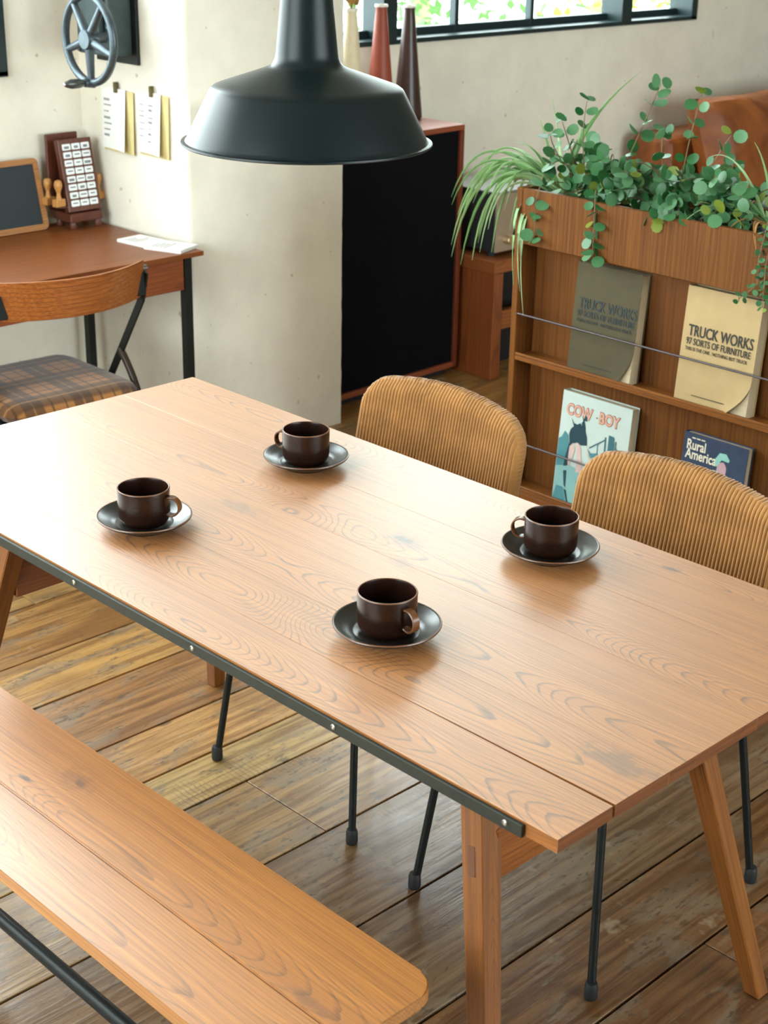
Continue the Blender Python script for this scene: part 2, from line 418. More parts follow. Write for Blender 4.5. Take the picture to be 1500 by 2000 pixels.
def text_mesh(name, body, size, mat, parent, loc, rot, sx=1.0, align='LEFT', offset=0.0, extr=0.0003):
    cu = bpy.data.curves.new(name, 'FONT'); cu.body = body; cu.size = size; cu.align_x = align
    cu.offset = offset; cu.extrude = extr; cu.resolution_u = 3
    tmp = bpy.data.objects.new(name, cu); C.objects.link(tmp)
    dg = bpy.context.evaluated_depsgraph_get()
    me = bpy.data.meshes.new_from_object(tmp.evaluated_get(dg))
    bpy.data.objects.remove(tmp); bpy.data.curves.remove(cu)
    me.materials.clear(); me.materials.append(mat)
    o = bpy.data.objects.new(name, me); C.objects.link(o); o.parent = parent
    o.location = loc; o.rotation_euler = rot; o.scale = (sx, 1, 1)
    return o

# ================================================================== SETTING
# ---- floor: sub-floor with reclaimed boards
flr = struct(obj('floor', box(B(), X0, X1, Y0, Y1, -0.12, -0.022), plain('subfloor', (26, 18, 12), 0.9)))
rows = [Y0, -2.36, -2.13, -1.88, -1.64, -1.42, -1.17, -0.93, -0.70, -0.45, -0.22, 0.03, 0.26, 0.50, 0.73, 0.97, 1.21, 1.4135, 1.6715, 1.9335,
        2.188, 2.329, 2.50, 2.749, 2.957, 3.216, 3.45, 3.70, 3.94, Y1]
ends = {15: [0.6, 2.03, 4.4], 16: [0.2, 3.1, 5.2], 17: [1.0, 3.6], 18: [1.15, 3.2, 5.6], 19: [1.766, 3.9, 6.1], 20: [0.9, 3.0, 5.0],
        21: [0.3, 2.7, 4.9], 22: [1.1, 3.4], 23: [2.6, 4.8], 24: [1.2, 3.3, 5.7], 25: [1.905, 4.2]}
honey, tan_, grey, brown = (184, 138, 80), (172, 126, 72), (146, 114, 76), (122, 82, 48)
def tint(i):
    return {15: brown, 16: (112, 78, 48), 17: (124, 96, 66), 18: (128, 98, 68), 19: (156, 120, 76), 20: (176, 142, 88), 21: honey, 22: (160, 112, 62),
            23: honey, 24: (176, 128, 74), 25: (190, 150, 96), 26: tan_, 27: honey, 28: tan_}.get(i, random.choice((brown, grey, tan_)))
for i in range(len(rows)-1):
    ya, yb = rows[i], rows[i+1]
    cuts = [X0] + ends.get(i, sorted(random.uniform(X0+1, X1-1) for _ in range(3))) + [X1]
    for a, b in zip(cuts, cuts[1:]):
        if b-a < 0.05: continue
        dz = random.uniform(-0.0015, 0.0)
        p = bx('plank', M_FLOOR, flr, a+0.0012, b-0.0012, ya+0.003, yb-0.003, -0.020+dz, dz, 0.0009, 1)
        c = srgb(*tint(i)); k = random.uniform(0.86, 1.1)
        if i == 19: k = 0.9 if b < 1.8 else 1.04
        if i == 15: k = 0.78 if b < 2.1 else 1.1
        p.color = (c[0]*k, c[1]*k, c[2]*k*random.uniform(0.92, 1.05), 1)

# ---- walls with window openings
def wall_with_hole(name, plane, fixed0, fixed1, a0, a1, z0, z1, holes, mat=None):
    bm = B()
    def bxx(p, q, s, t):
        if q-p < 1e-4 or t-s < 1e-4: return
        if plane == 'y': box(bm, p, q, fixed0, fixed1, s, t)
        else: box(bm, fixed0, fixed1, p, q, s, t)
    cur = a0
    for h in sorted(holes):
        bxx(cur, h[0], z0, z1); bxx(h[0], h[1], z0, h[2]); bxx(h[0], h[1], h[3], z1); cur = h[1]
    bxx(cur, a1, z0, z1)
    return struct(obj(name, bm, mat or M_WALL))
wall_with_hole('wall_back', 'y', Y1, Y1+0.14, X0-0.14, X1+0.14, -0.12, ZC, [WIN_BACK_L, WIN_BACK_R])
wall_with_hole('wall_left', 'x', X0-0.14, X0, Y0, Y1, -0.12, ZC, [WIN_LEFT])
wall_with_hole('wall_front', 'y', Y0-0.14, Y0, X0-0.14, X1+0.14, -0.12, ZC, [WIN_FRONT], M_WALL_D)
struct(obj('wall_right', box(B(), X1, X1+0.14, Y0, Y1, -0.12, ZC), M_WALL_D))
struct(obj('ceiling', box(B(), X0-0.14, X1+0.14, Y0-0.14, Y1+0.14, ZC, ZC+0.12), M_CEIL))
# plaster pillar standing proud of the back wall (slightly chipped arris)
pil = B()
px0, px1, py0 = 2.845, 3.482, 3.74
zs = [0.0]
while zs[-1] < ZC: zs.append(min(ZC, zs[-1]+0.035))
rows_v = []
for z in zs:
    j = lambda: random.uniform(-0.0018, 0.0018)
    rows_v.append([pil.verts.new(q) for q in ((px0+j(), Y1, z), (px0+0.001+j(), py0+0.012, z), (px0+0.012, py0+j(), z), (px1-0.008, py0+j(), z), (px1+j(), py0+0.008, z), (px1, Y1, z))])
for a, b in zip(rows_v, rows_v[1:]):
    for k in range(5): pil.faces.new((a[k], a[k+1], b[k+1], b[k]))
struct(obj('wall_pillar', pil, M_WALL, smooth=50))

# ---- windows
def window(name, plane, a0, a1, z0, z1, f_in, f_out, posts, bars, sgn):
    """f_in = room-side plane, f_out = glazing plane; posts wide mullions, bars thin ones"""
    root = bpy.data.objects.new(name, None); C.objects.link(root); struct(root)
    def pb(nm, mat, p, q, d0, d1, s, t):
        lo, hi = min(d0, d1), max(d0, d1)
        if plane == 'y': return bx(nm, mat, root, p, q, lo, hi, s, t, 0.002, 1)
        return bx(nm, mat, root, lo, hi, p, q, s, t, 0.002, 1)
    t_ = 0.045
    pb('sill', M_FRAME, a0, a1, f_in, f_out+0.03*sgn, z0-0.002, z0+0.016)
    pb('frame_head', M_FRAME, a0, a1, f_in, f_out+0.03*sgn, z1-t_, z1)
    pb('frame_jamb', M_FRAME, a0, a0+t_, f_in, f_out+0.03*sgn, z0, z1)
    pb('frame_jamb', M_FRAME, a1-t_, a1, f_in, f_out+0.03*sgn, z0, z1)
    pb('bottom_rail', M_FRAME, a0, a1, f_out-0.012*sgn, f_out+0.02*sgn, z0+0.014, z0+0.045)
    pb('transom', M_FRAME, a0, a1, f_out-0.012*sgn, f_out+0.02*sgn, z0+1.05, z0+1.08)
    for p in posts: pb('post', M_FRAME, p-0.036, p+0.036, f_in, f_out+0.02*sgn, z0, z1)
    for p in bars: pb('mullion', M_FRAME, p-0.011, p+0.011, f_out-0.014*sgn, f_out+0.02*sgn, z0, z1)
    xs = sorted([a0+t_, a1-t_] + list(posts) + list(bars))
    for p, q in zip(xs, xs[1:]):
        pb('pane', M_GLASS, p, q, f_out+0.002*sgn, f_out+0.006*sgn, z0+0.03, z1-t_)
window('window_1', 'y', *WIN_BACK_R, Y1-0.012, Y1+0.085, [4.215, 5.655], [3.82, 4.665, 5.12], 1)
window('window_2', 'y', *WIN_BACK_L, Y1-0.012, Y1+0.085, [0.0, 1.38], [-0.65, 0.69, 1.98], 1)
window('window_3', 'x', *WIN_LEFT, X0+0.012, X0-0.085, [1.7, 2.5], [], -1)
window('window_4', 'y', *WIN_FRONT, Y0+0.012, Y0-0.085, [2.3, 3.5], [], -1)

# ---- outside: pale street and shrubs seen through the back window
struct(obj('ground_outside', box(B(), -30, 40, Y1+0.14, 60, -0.4, -0.2), plain('pale_paving', (150, 152, 148), 0.8)))
struct(obj('ground_outside', box(B(), -30, 40, -60, Y0-0.14, -0.4, -0.2), plain('pale_paving', (200, 196, 188), 0.8)))
struct(obj('ground_outside', box(B(), -60, X0-0.14, -30, 30, -0.6, -0.41), plain('pale_paving', (200, 196, 188), 0.8)))
M_BUSH = leafmat('shrub_leaf', (70, 108, 52), (112, 146, 84), rough=0.6)
def shrub(loc, r, h, seed, label):
    rnd = random.Random(seed); root = thing('garden_shrub', label, 'shrub', loc, 0, 'shrubs outside the window')
    bm = B()
    for _ in range(520):
        a, b = rnd.uniform(0, 2*PI), rnd.uniform(-1, 1); rr = r*(rnd.random()**0.4); s = math.sqrt(1-b*b)
        p = Vector((rr*s*math.cos(a), rr*s*math.sin(a), h*0.55 + h*0.45*b*(rnd.random()**0.3)))
        d = Vector((rnd.uniform(-1, 1), rnd.uniform(-1, 1), rnd.uniform(-.3, 1))).normalized()
        e = d.cross(Vector((0.3, 0.2, 1))).normalized(); L = rnd.uniform(0.07, 0.14)
        vs = [bm.verts.new(q) for q in (p, p+d*L*0.5+e*L*0.3, p+d*L, p+d*L*0.5-e*L*0.3)]; bm.faces.new(vs)
    f = obj('foliage', bm, M_BUSH, root); f['kind'] = 'stuff'
    st = B()
    for k in range(4):
        a = k*PI/2+rnd.random(); tube(st, [(0.05*math.cos(a), 0.05*math.sin(a), 0), (r*0.5*math.cos(a), r*0.5*math.sin(a), h*0.6)], [0.02, 0.008], 6)
    obj('stem', st, plain('bark', (120, 100, 80), 0.9), root)
shrub((7.6, 6.9, -0.2), 0.9, 1.5, 1, 'pale green shrub outside behind the brown vases, beside the wide window post')
shrub((9.9, 7.3, -0.2), 0.9, 1.4, 2, 'pale green shrub outside, second from the wide window post')
shrub((14.6, 10.0, -0.2), 1.0, 1.3, 3, 'pale green shrub across the paving outside, far from the vases')
shrub((5.9, 6.4, -0.2), 0.7, 1.5, 4, 'pale green shrub outside behind the white vase')

def tree(loc, h, r, seed, label):
    rnd = random.Random(seed); root = thing('street_tree', label, 'tree', loc, 0, 'trees outside the window')
    bm = B()
    for _ in range(1100):
        a, b = rnd.uniform(0, 2*PI), rnd.uniform(-1, 1); rr = rnd.random()**0.42; s = math.sqrt(1-b*b)
        p = Vector((r*rr*s*math.cos(a), r*rr*s*math.sin(a), h*0.62 + h*0.40*b*rr))
        d = Vector((rnd.uniform(-1, 1), rnd.uniform(-1, 1), rnd.uniform(-1, .4))).normalized()
        e = d.cross(Vector((0.3, 0.2, 1))).normalized(); L = rnd.uniform(0.12, 0.24)
        bm.faces.new([bm.verts.new(q) for q in (p, p+d*L*0.5+e*L*0.32, p+d*L, p+d*L*0.5-e*L*0.32)])
    f = obj('foliage', bm, M_BUSH, root); f['kind'] = 'stuff'
    obj('trunk', tube(B(), [(0, 0, 0), (0.03, 0, h*0.4), (0, 0.03, h*0.75)], [0.11, 0.08, 0.03], 10), plain('bark', (120, 100, 80), 0.9), root, smooth=True)
tree((6.0, 8.4, -0.2), 5.2, 1.7, 41, 'leafy street tree outside behind the conical vases')
tree((10.1, 9.9, -0.2), 5.4, 1.9, 42, 'leafy street tree outside behind the thin window bars')
tree((14.3, 11.2, -0.2), 5.4, 1.9, 43, 'leafy street tree outside towards the far window end')

# ================================================================== DINING TABLE
TX0, TX1, TY0, TY1, TZ = 1.241, 2.033, 0.951, 2.680, 0.72
tcx, tcy = (TX0+TX1)/2, (TY0+TY1)/2
T = thing('dining_table', 'long oak dining table with plank top, splayed legs and steel edge bar', 'table', (tcx, tcy, 0))
M_ENDG = wood('oak_end_grain', (120, 68, 30), (92, 48, 20), (54, 26, 10), 'x', freq=200, rough=0.5, line_amt=0.4, rvar=0.1)
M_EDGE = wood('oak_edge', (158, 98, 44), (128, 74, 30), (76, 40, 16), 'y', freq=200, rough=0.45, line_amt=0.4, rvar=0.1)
edges_x = [TX0, 1.3475, 1.4635, 1.667, 1.839, TX1]
for a, b in zip(edges_x, edges_x[1:]):
    g = 0.0007
    g = 0.0003; cx = (a+b)/2; open_ = 0.0048 if abs(a-1.3475) < 1e-6 else 0.0
    pts = [(a-cx+g+open_, TY0-tcy), (b-cx-g, TY0-tcy), (b-cx-g, TY1-tcy), (a-cx+g, TY1-tcy), (a-cx+g, TY0+0.42-tcy)]
    bm_ = poly(B(), pts, -0.010, 0.010-random.uniform(0, 0.0003))
    bmesh.ops.bevel(bm_, geom=bm_.edges[:], offset=0.0003, segments=1, affect='EDGES')
    o_ = obj('top_plank', bm_, M_OAK, T, loc=(cx-tcx, 0, TZ-0.010)); o_.data.materials.append(M_ENDG); o_.data.materials.append(M_EDGE)
    for f_ in o_.data.polygons:
        if abs(f_.normal.y) > 0.9: f_.material_index = 1
        elif abs(f_.normal.x) > 0.9: f_.material_index = 2
bx('edge_bar', M_BAR, T, TX0-tcx-0.006, TX0-tcx-0.0002, 1.002-tcy, 2.63-tcy, TZ-0.0215, TZ-0.0035, 0.0008, 1)['label'] = 'dark steel flat bar along the long edge'
sc0 = None
for k in range(6):
    b = lathe(B(), [(0, 0.0022), (0.0012, 0.0010), (0.0024, 0.0010), (0.0030, 0.0022), (0.0042, 0.0016), (0.0046, 0)], 14)
    o = obj('screw', b, M_SCREW, T, smooth=True, loc=(TX0-tcx-0.0058, 1.029+0.311*k-tcy, TZ-0.0115), rot=(0, -PI/2, 0))
for sx in (-1, 1):
    for sy in (-1, 1):
        fx, fy = sx*0.347, sy*(tcy-1.0685)
        tx, ty = sx*(0.347-0.126), sy*(tcy-1.0685-0.168)
        b = taper(B(), (0, 0, 0), (tx-fx, ty-fy, 0.70), 0.031, 0.044)
        bmesh.ops.bevel(b, geom=b.edges[:], offset=0.002, segments=1, affect='EDGES')
        q = Vector((0, 0, 1)).rotation_difference(Vector((tx-fx, ty-fy, 0.70)).normalized())
        for v in b.verts: v.co = q.inverted() @ v.co
        l = obj('leg', b, M_OAK_Z, T, loc=(fx, fy, 0), rot=q.to_euler())
        # end grain of the through tenon on the outer face
        zt = 0.507; k = zt/0.70
        p = Vector(((tx-fx)*k + sx*((0.031+0.013*k)/2-0.0004), (ty-fy)*k, zt))
        obj('tenon', box(B(), -0.0012, 0.0012, -0.0065, 0.0065, -0.022, 0.022, 0.0004, 1), plain('tenon_endgrain', (92, 52, 24), 0.6), l, loc=q.inverted() @ p)
for sy in (-1, 1):
    ty = sy*(tcy-1.190)
    bx('cross_rail', M_OAK_X, T, -0.24, 0.24, ty-0.014, ty+0.014, 0.462, 0.548, 0.002, 1)
    bx('top_batten', M_OAK_X, T, -0.33, 0.33, sy*(tcy-1.0685-0.168)-0.025, sy*(tcy-1.0685-0.168)+0.025, 0.676, 0.6995, 0.002, 1)

# ================================================================== BENCH
bX0, bX1, bY0, bY1, bZ = 0.932, 1.222, 1.113, 2.78, 0.42
BN = thing('oak_bench', 'long low oak bench with rounded corners and black steel stretcher', 'bench', ((bX0+bX1)/2, (bY0+bY1)/2, 0))
bcx, bcy = BN.location[0], BN.location[1]
def bench_plank(xa, xb, corners):
    r = 0.038; pts = []
    hy = (bY1-bY0)/2
    def arc(cx, cy, a0): return [(cx+r*math.cos(math.radians(a0+90*i/8)), cy+r*math.sin(math.radians(a0+90*i/8))) for i in range(9)]
    if corners == 'right': pts = arc(xb-r, hy-r, 0) + [(xa, hy), (xa, -hy)] + arc(xb-r, -hy+r, 270)
    else: pts = [(xb, hy)] + arc(xa+r, hy-r, 90) + arc(xa+r, -hy+r, 180) + [(xb, -hy)]
    cx = (xa+xb)/2
    b = poly(B(), [(p[0]-cx, p[1]) for p in pts], -0.011, 0.011)
    es = [e for e in b.edges if abs(e.verts[0].co.z-e.verts[1].co.z) < 1e-6]
    bmesh.ops.bevel(b, geom=es, offset=0.0025, segments=2, affect='EDGES')
    return obj('seat_plank', b, M_BENCH, BN, smooth=35, loc=(cx, 0, bZ-0.011))
jx = 1.056-bcx
bench_plank(bX0-bcx, jx-0.0005, 'left'); bench_plank(jx+0.0005, bX1-bcx, 'right')
obj('stretcher', tube(B(), [(-0.008, 0.60, 0.112), (-0.008, -0.70, 0.112)], 0.0128, 16), M_STEEL, BN, smooth=True)
for sy in (-0.70, 0.60):
    bx('seat_bracket', M_STEEL, BN, -0.11, 0.11, sy-0.02, sy+0.02, bZ-0.027, bZ-0.022, 0.001, 1)
    for sx in (-1, 1):
        obj('leg', tube(B(), [(sx*0.09, sy, bZ-0.027), (sx*0.115, sy, 0.0)], 0.0125, 14), M_STEEL, BN, smooth=True)
    obj('cross_bar', tube(B(), [(-0.112, sy, 0.112), (0.112, sy, 0.112)], 0.011, 12), M_STEEL, BN, smooth=True)

# ================================================================== CORDUROY CHAIRS
def chair_back_mesh():
    """padded backrest: front faces -x; ribs run up the face; rounded outline"""
    NW, NR = 54, 26; hw, zt, zb = 0.226, 0.764, 0.52; cols = NW*6
    me_v, me_f = [], []
    def outline(z):   # half width at height z
        r = 0.075; t = zt - z
        if t < r: return hw - r + math.sqrt(max(0, r*r-(r-t)**2)) - 0.0
        k = (z-zb)/(zt-zb); w = hw - 0.012*(1-k)
        rb = 0.05; s = z - zb
        if s < rb: return w - rb + math.sqrt(max(0, rb*rb-(rb-s)**2))
        return w
    def top_at(y):    # height of the outline top at |y|
        r = 0.06; a = abs(y)
        e = 0.026*(1-(a/hw)**2)
        if a <= hw-r: return zt + e - 0.0
        d = a-(hw-r); return zt - r + math.sqrt(max(0, r*r-d*d)) + e
    def bot_at(y):
        r = 0.05; a = abs(y); w = hw-0.012
        if a <= w-r: return zb
        d = min(r, a-(w-r)); return zb + r - math.sqrt(max(0, r*r-d*d))
    import itertools
    T_ = 0.040
    def surf(y, z, side):
        k = (z-0.62)
        x = 0.20*k + 0.42*(y*y)*-1.0            # lean back, sides wrap forward
        return x + (0 if side == 0 else T_)
    grid = []
    for s in (0, 1):
        g = []
        for i in range(cols+1):
            y = -hw + 2*hw*i/cols
            zt_, zb_ = top_at(y), bot_at(y)
            if zt_ < zb_: zt_ = zb_
            ph = (i/6.0); rib = abs(math.sin(PI*ph))**0.75*0.0042
            col = []
            for j in range(NR+1):
                z = zb_ + (zt_-zb_)*j/NR
                ed = min(j, NR-j)/NR; ey = min(i, cols-i)/cols
                pad = min(1, (ed/0.09))*min(1, (ey/0.05)); pad = 1-(1-max(0, pad))**2
                bulge = 0.011*pad
                x = surf(y, z, s)
                if s == 0: x = x - bulge + 0.008 - rib*(0.35+0.65*pad)
                else: x = x + bulge - 0.008 + rib*(0.35+0.65*pad)
                zz = z + (rib*0.5 if j == NR else 0)
                col.append(len(me_v)); me_v.append((x, y, zz))
            g.append(col)
        grid.append(g)
    for s in (0, 1):
        g = grid[s]
        for i in range(cols):
            for j in range(NR):
                q = (g[i][j], g[i+1][j], g[i+1][j+1], g[i][j+1])
                me_f.append(q[::-1] if s == 0 else q)
    return me_v, me_f, grid, cols, NR
def band_mesh(me_v, grid, cols, NR):
    """gusset strip around the edge with ribs running across it"""
    a, b = grid
    loop = [(i, NR) for i in range(cols+1)] + [(cols, j) for j in range(NR-1, -1, -1)] + [(i, 0) for i in range(cols-1, -1, -1)] + [(0, j) for j in range(1, NR)]
    V, F = [], []; ring = []
    for n, (i, j) in enumerate(loop):
        p, q = Vector(me_v[a[i][j]]), Vector(me_v[b[i][j]]); ring.append((p, q))
    cen = sum((p for p, _ in ring), Vector())/len(ring)
    # resample by arc length so that the ribs keep one width
    acc = [0.0]
    for (p, _), (q, _) in zip(ring, ring[1:]+ring[:1]): acc.append(acc[-1]+(q-p).length)
    L = acc[-1]; n = int(L/0.0082)*4; k = 0; rows = []
    rg = ring+ring[:1]
    for m in range(n):
        s = L*m/n
        while acc[k+1] < s: k += 1
        t = (s-acc[k])/max(1e-9, acc[k+1]-acc[k])
        p = rg[k][0].lerp(rg[k+1][0], t); q = rg[k][1].lerp(rg[k+1][1], t)
        o = ((p+q)/2-cen); o.x = 0; o.normalize(); rib = abs(math.sin(PI*m/4.0))**0.7*0.0026
        r = []
        for u, h in ((0, 0.0), (0.12, 0.6), (0.35, 1.0), (0.65, 1.0), (0.88, 0.6), (1, 0.0)):
            V.append(tuple(p.lerp(q, u) + o*(0.0035*h + rib*h))); r.append(len(V)-1)
        rows.append(r)
    for m in range(n):
        r0, r1 = rows[m], rows[(m+1) % n]
        for u in range(5): F.append((r0[u], r1[u], r1[u+1], r0[u+1]))
    return V, F
def make_chair(label):
    t = thing('dining_chair', label, 'chair', (2.03, 2.083, 0), 0, 'corduroy chairs along the table')
    v, f, grid, cols, NR = chair_back_mesh()
    BX = 2.200-2.03
    o = obj('backrest', (v, [], f), M_CORD, t, smooth=True, loc=(BX, 0, 0))
    bv, bf = band_mesh(v, grid, cols, NR)
    obj('gusset', (bv, [], bf), M_CORD, o, smooth=True)
    # seat cushion with ribs running front to back
    sv, sf = [], []; n1, n2 = 52*4, 18; hx, hy, zc, th = 0.225, 0.215, 0.435, 0.026
    gs = []
    for s in (1, -1):
        g = []
        for i in range(n1+1):
            y = -hy+2*hy*i/n1; rib = abs(math.sin(PI*i/4.0))**0.7*0.0032; c = []
            for j in range(n2+1):
                x = -hx+2*hx*j/n2
                rx = max(0, abs(x)-(hx-0.06))/0.06; ry = max(0, abs(y)-(hy-0.06))/0.06
                d = math.hypot(rx, ry); k = math.sqrt(max(0, 1-min(1, d)**2.2))
                xx, yy = x, y
                if d > 1: # pull square corners onto a round one
                    xx = math.copysign(hx-0.06+0.06*rx/d, x) if rx > 0 else x
                    yy = math.copysign(hy-0.06+0.06*ry/d, y) if ry > 0 else y
                c.append(len(sv)); sv.append((xx, yy, zc + s*(th*k + (rib if k > 0.3 else 0))))
            g.append(c)
        gs.append(g)
    for s, g in enumerate(gs):
        for i in range(n1):
            for j in range(n2):
                q = (g[i][j], g[i+1][j], g[i+1][j+1], g[i][j+1]); sf.append(q if s else q[::-1])
    obj('seat', (sv, [], sf), M_CORD, t, smooth=True, loc=(0.0, 0, 0))
    for sx, fx, tx in ((-1, 1.775-2.03, 1.822-2.03), (1, 2.263-2.03, 2.215-2.03)):
        for sy in (-1, 1):
            l = obj('leg', tube(B(), [(fx, sy*0.213, 0.004), (tx, sy*0.172, 0.412)], 0.0078, 12), M_STEEL, t, smooth=True)
            obj('rubber_foot', lathe(B(), [(0, 0), (0.0112, 0), (0.0122, 0.004), (0.0118, 0.026), (0.0098, 0.032), (0, 0.032)], 16), M_RUBBER, l, smooth=True, loc=(fx, sy*0.213, 0))
    fr = B()
    for sy in (-1, 1):
        tube(fr, [(-0.208, sy*0.172, 0.405), (0.185, sy*0.172, 0.405)], 0.0075, 10)
    tube(fr, [(-0.208, -0.172, 0.405), (-0.208, 0.172, 0.405)], 0.0075, 10); tube(fr, [(0.185, -0.172, 0.405), (0.185, 0.172, 0.405)], 0.0075, 10)
    obj('seat_frame', fr, M_STEEL, t, smooth=True)
    for sy in (-1, 1):
        obj('back_support', tube(B(), [(0.185, sy*0.12, 0.405), (0.225, sy*0.12, 0.47), (0.222, sy*0.12, 0.60), (0.222+0.012, sy*0.12, 0.66)], 0.0075, 10), M_STEEL, t, smooth=True)
    return t
def dup(root, loc, label=None):
    r = root.copy(); C.objects.link(r); r.location = loc
    if label: r['label'] = label
    for ch in list(root.children):
        c = ch.copy(); C.objects.link(c); c.parent = r
        for g in list(ch.children):
            d = g.copy(); C.objects.link(d); d.parent = c
    return r
ch1 = make_chair('tan corduroy chair at the table, backing onto the cowboy book, nearer the black cabinet')
ch2 = dup(ch1, (2.018, 1.470, 0), 'tan corduroy chair at the table, in front of the tan catalogue and the blue magazine')

# ================================================================== CUPS AND SAUCERS
M_GLAZE = None
def glaze():
    t = NT('brown_stoneware_glaze'); co = t.coord(); x, y, z = t.xyz(co)
    n = t.noise(co, 40.0, 2.0, 0.5); s = t.noise(co, 500.0, 2.0)
    col = t.mix(t.step(n, 0.2, 0.8), srgb(36, 16, 9), srgb(26, 12, 7))
    col = t.mix(t.math('MULTIPLY', t.step(s, 0.6, 0.75), 0.12), col, srgb(96, 56, 30))
    geo = t.n('ShaderNodeNewGeometry')
    col = t.mix(t.math('MULTIPLY', t.step(geo.outputs['Pointiness'], 0.53, 0.60), 0.6), col, srgb(132, 84, 48))
    t.set(color=col, rough=t.math('ADD', t.math('MULTIPLY', n, 0.05), 0.24), spec=0.36)
    return t.m
M_GLAZE = glaze()
M_GLAZE_S = plain('saucer_glaze', (30, 25, 23), 0.30, 0.0, 0.15, 40, spec=0.65)
M_RIM = plain('worn_glaze_rim', (104, 66, 42), 0.30)
CUP = [(0, 0.004), (0.0330, 0.004), (0.0345, 0.0012), (0.0365, 0.001), (0.0385, 0.0035), (0.0425, 0.0085), (0.0445, 0.015), (0.0452, 0.024), (0.0455, 0.0600),
       (0.0455, 0.0640), (0.0452, 0.0655), (0.0444, 0.0660), (0.0434, 0.0655), (0.0430, 0.064), (0.0428, 0.058), (0.0425, 0.022), (0.0405, 0.0125), (0.034, 0.0085), (0, 0.0078)]
SAU = [(0, 0.0035), (0.040, 0.0035), (0.0425, 0.0), (0.0455, 0.0), (0.0480, 0.0035), (0.060, 0.0082), (0.075, 0.0155), (0.0812, 0.0195), (0.0828, 0.0215), (0.0825, 0.0232), (0.0808, 0.0236),
       (0.0790, 0.0228), (0.072, 0.0182), (0.060, 0.0128), (0.0530, 0.0108), (0.0515, 0.0094), (0.0495, 0.0092), (0.042, 0.0088), (0.0395, 0.0074), (0, 0.0074)]
cups = [(1.463, 1.470, (-0.09, -0.99), 'far from both chairs beside the steel-edged side, near the table end with the gap'),
        (1.872, 1.495, (-0.42, 0.90), ''), (1.442, 2.052, (0.50, -0.86), ''), (1.851, 2.090, (-0.30, 0.95), '')]
clab = ['brown coffee cup on the steel-bar side, its handle pointing to the open table end',
        'brown coffee cup in front of the chair with the tan catalogue behind it',
        'brown coffee cup on the steel-bar side, at the desk end of the table',
        'brown coffee cup beside the white pillar, handle mostly hidden behind it']
slab = ['dark saucer on the steel-bar side, under the cup nearest the bench end',
        'dark saucer in front of the chair with the tan catalogue behind it',
        'dark saucer on the steel-bar side, at the desk end of the table',
        'dark saucer near the white pillar, at the chair side of the table']
sau0 = cup0 = han0 = rim0 = srim0 = None
for i, (cx, cy, hd, _) in enumerate(cups):
    s = thing('saucer', slab[i], 'saucer', (cx, cy, TZ), 0, 'saucers on the table')
    c = thing('coffee_cup', clab[i], 'cup', (cx, cy, TZ+0.0078), math.atan2(hd[1], hd[0]), 'coffee cups on the table')
    if i == 0:
        sau0 = obj('dish', lathe(B(), SAU, 72), M_GLAZE_S, s, smooth=True)
        ring = [(0.0806, 0.0237), (0.0816, 0.0240), (0.0827, 0.0236), (0.0832, 0.0224)]
        srim0 = obj('rim', lathe(B(), ring, 72), M_RIM, s, smooth=True)
        cup0 = obj('bowl', lathe(B(), CUP, 64), M_GLAZE, c, smooth=True)
        rim0 = obj('rim', lathe(B(), [(0.0433, 0.0660), (0.0440, 0.0664), (0.0448, 0.0664), (0.0455, 0.0658), (0.0458, 0.0648)], 64), M_RIM, c, smooth=True)
        hb = B(); path = []
        for k in range(25):
            a = math.radians(100 - 250*k/24); rx, rz = 0.0155, 0.0165
            path.append((0.0515+rx*math.cos(a), 0.0365+rz*math.sin(a)))
        path = [(0.0445, 0.0520), (0.048, 0.0526)] + path + []
        sec = [(-0.0058, -0.0016), (0.0058, -0.0016), (0.0068, 0), (0.0058, 0.0018), (-0.0058, 0.0018), (-0.0068, 0)]
        rings = []
        for k, p in enumerate(path):
            q0, q1 = path[max(0, k-1)], path[min(len(path)-1, k+1)]
            d = Vector((q1[0]-q0[0], q1[1]-q0[1])).normalized(); n = Vector((-d.y, d.x))
            rings.append([hb.verts.new((p[0]+n.x*h, w_, p[1]+n.y*h)) for w_, h in sec])
        for r0, r1 in zip(rings, rings[1:]):
            for k in range(6): hb.faces.new((r0[k], r0[(k+1) % 6], r1[(k+1) % 6], r1[k]))
        hb.faces.new(rings[0][::-1]); hb.faces.new(rings[-1])
        han0 = obj('handle', hb, M_GLAZE, c, smooth=50)
    else:
        copy(sau0, s); copy(srim0, s); copy(cup0, c); copy(rim0, c); copy(han0, c)

# ================================================================== PENDANT LAMP
LPX, LPY, LPZ = 1.626, 1.832, 1.386
PL = thing('pendant_lamp', 'dark green-black enamel pendant lamp hanging over the table', 'lamp', (LPX, LPY, LPZ))
outer = [(0.1945, 0.0015), (0.1965, 0.003), (0.1960, 0.0055), (0.1935, 0.0065), (0.1900, 0.0065), (0.1878, 0.0085), (0.1865, 0.012), (0.1520, 0.0800), (0.1490, 0.0848), (0.1440, 0.0885),
         (0.1350, 0.0918), (0.0660, 0.1150), (0.0570, 0.1190), (0.0520, 0.1240), (0.0490, 0.1310), (0.0478, 0.138), (0.0384, 0.232), (0.0350, 0.268), (0.0335, 0.290), (0.0300, 0.296), (0.012, 0.299), (0.0, 0.300)]
inner = [(0.0, 0.292), (0.025, 0.290), (0.0320, 0.268), (0.0355, 0.232), (0.0448, 0.138), (0.0465, 0.126), (0.0640, 0.1120), (0.1340, 0.0885), (0.1425, 0.085), (0.1490, 0.078), (0.1835, 0.010), (0.1870, 0.003), (0.1945, 0.0015)]
sh = obj('shade', lathe(B(), outer, 96), M_LAMP, PL, smooth=35)
obj('shade_lining', lathe(B(), inner, 96), plain('lamp_white_enamel', (226, 222, 210), 0.35), PL, smooth=35)
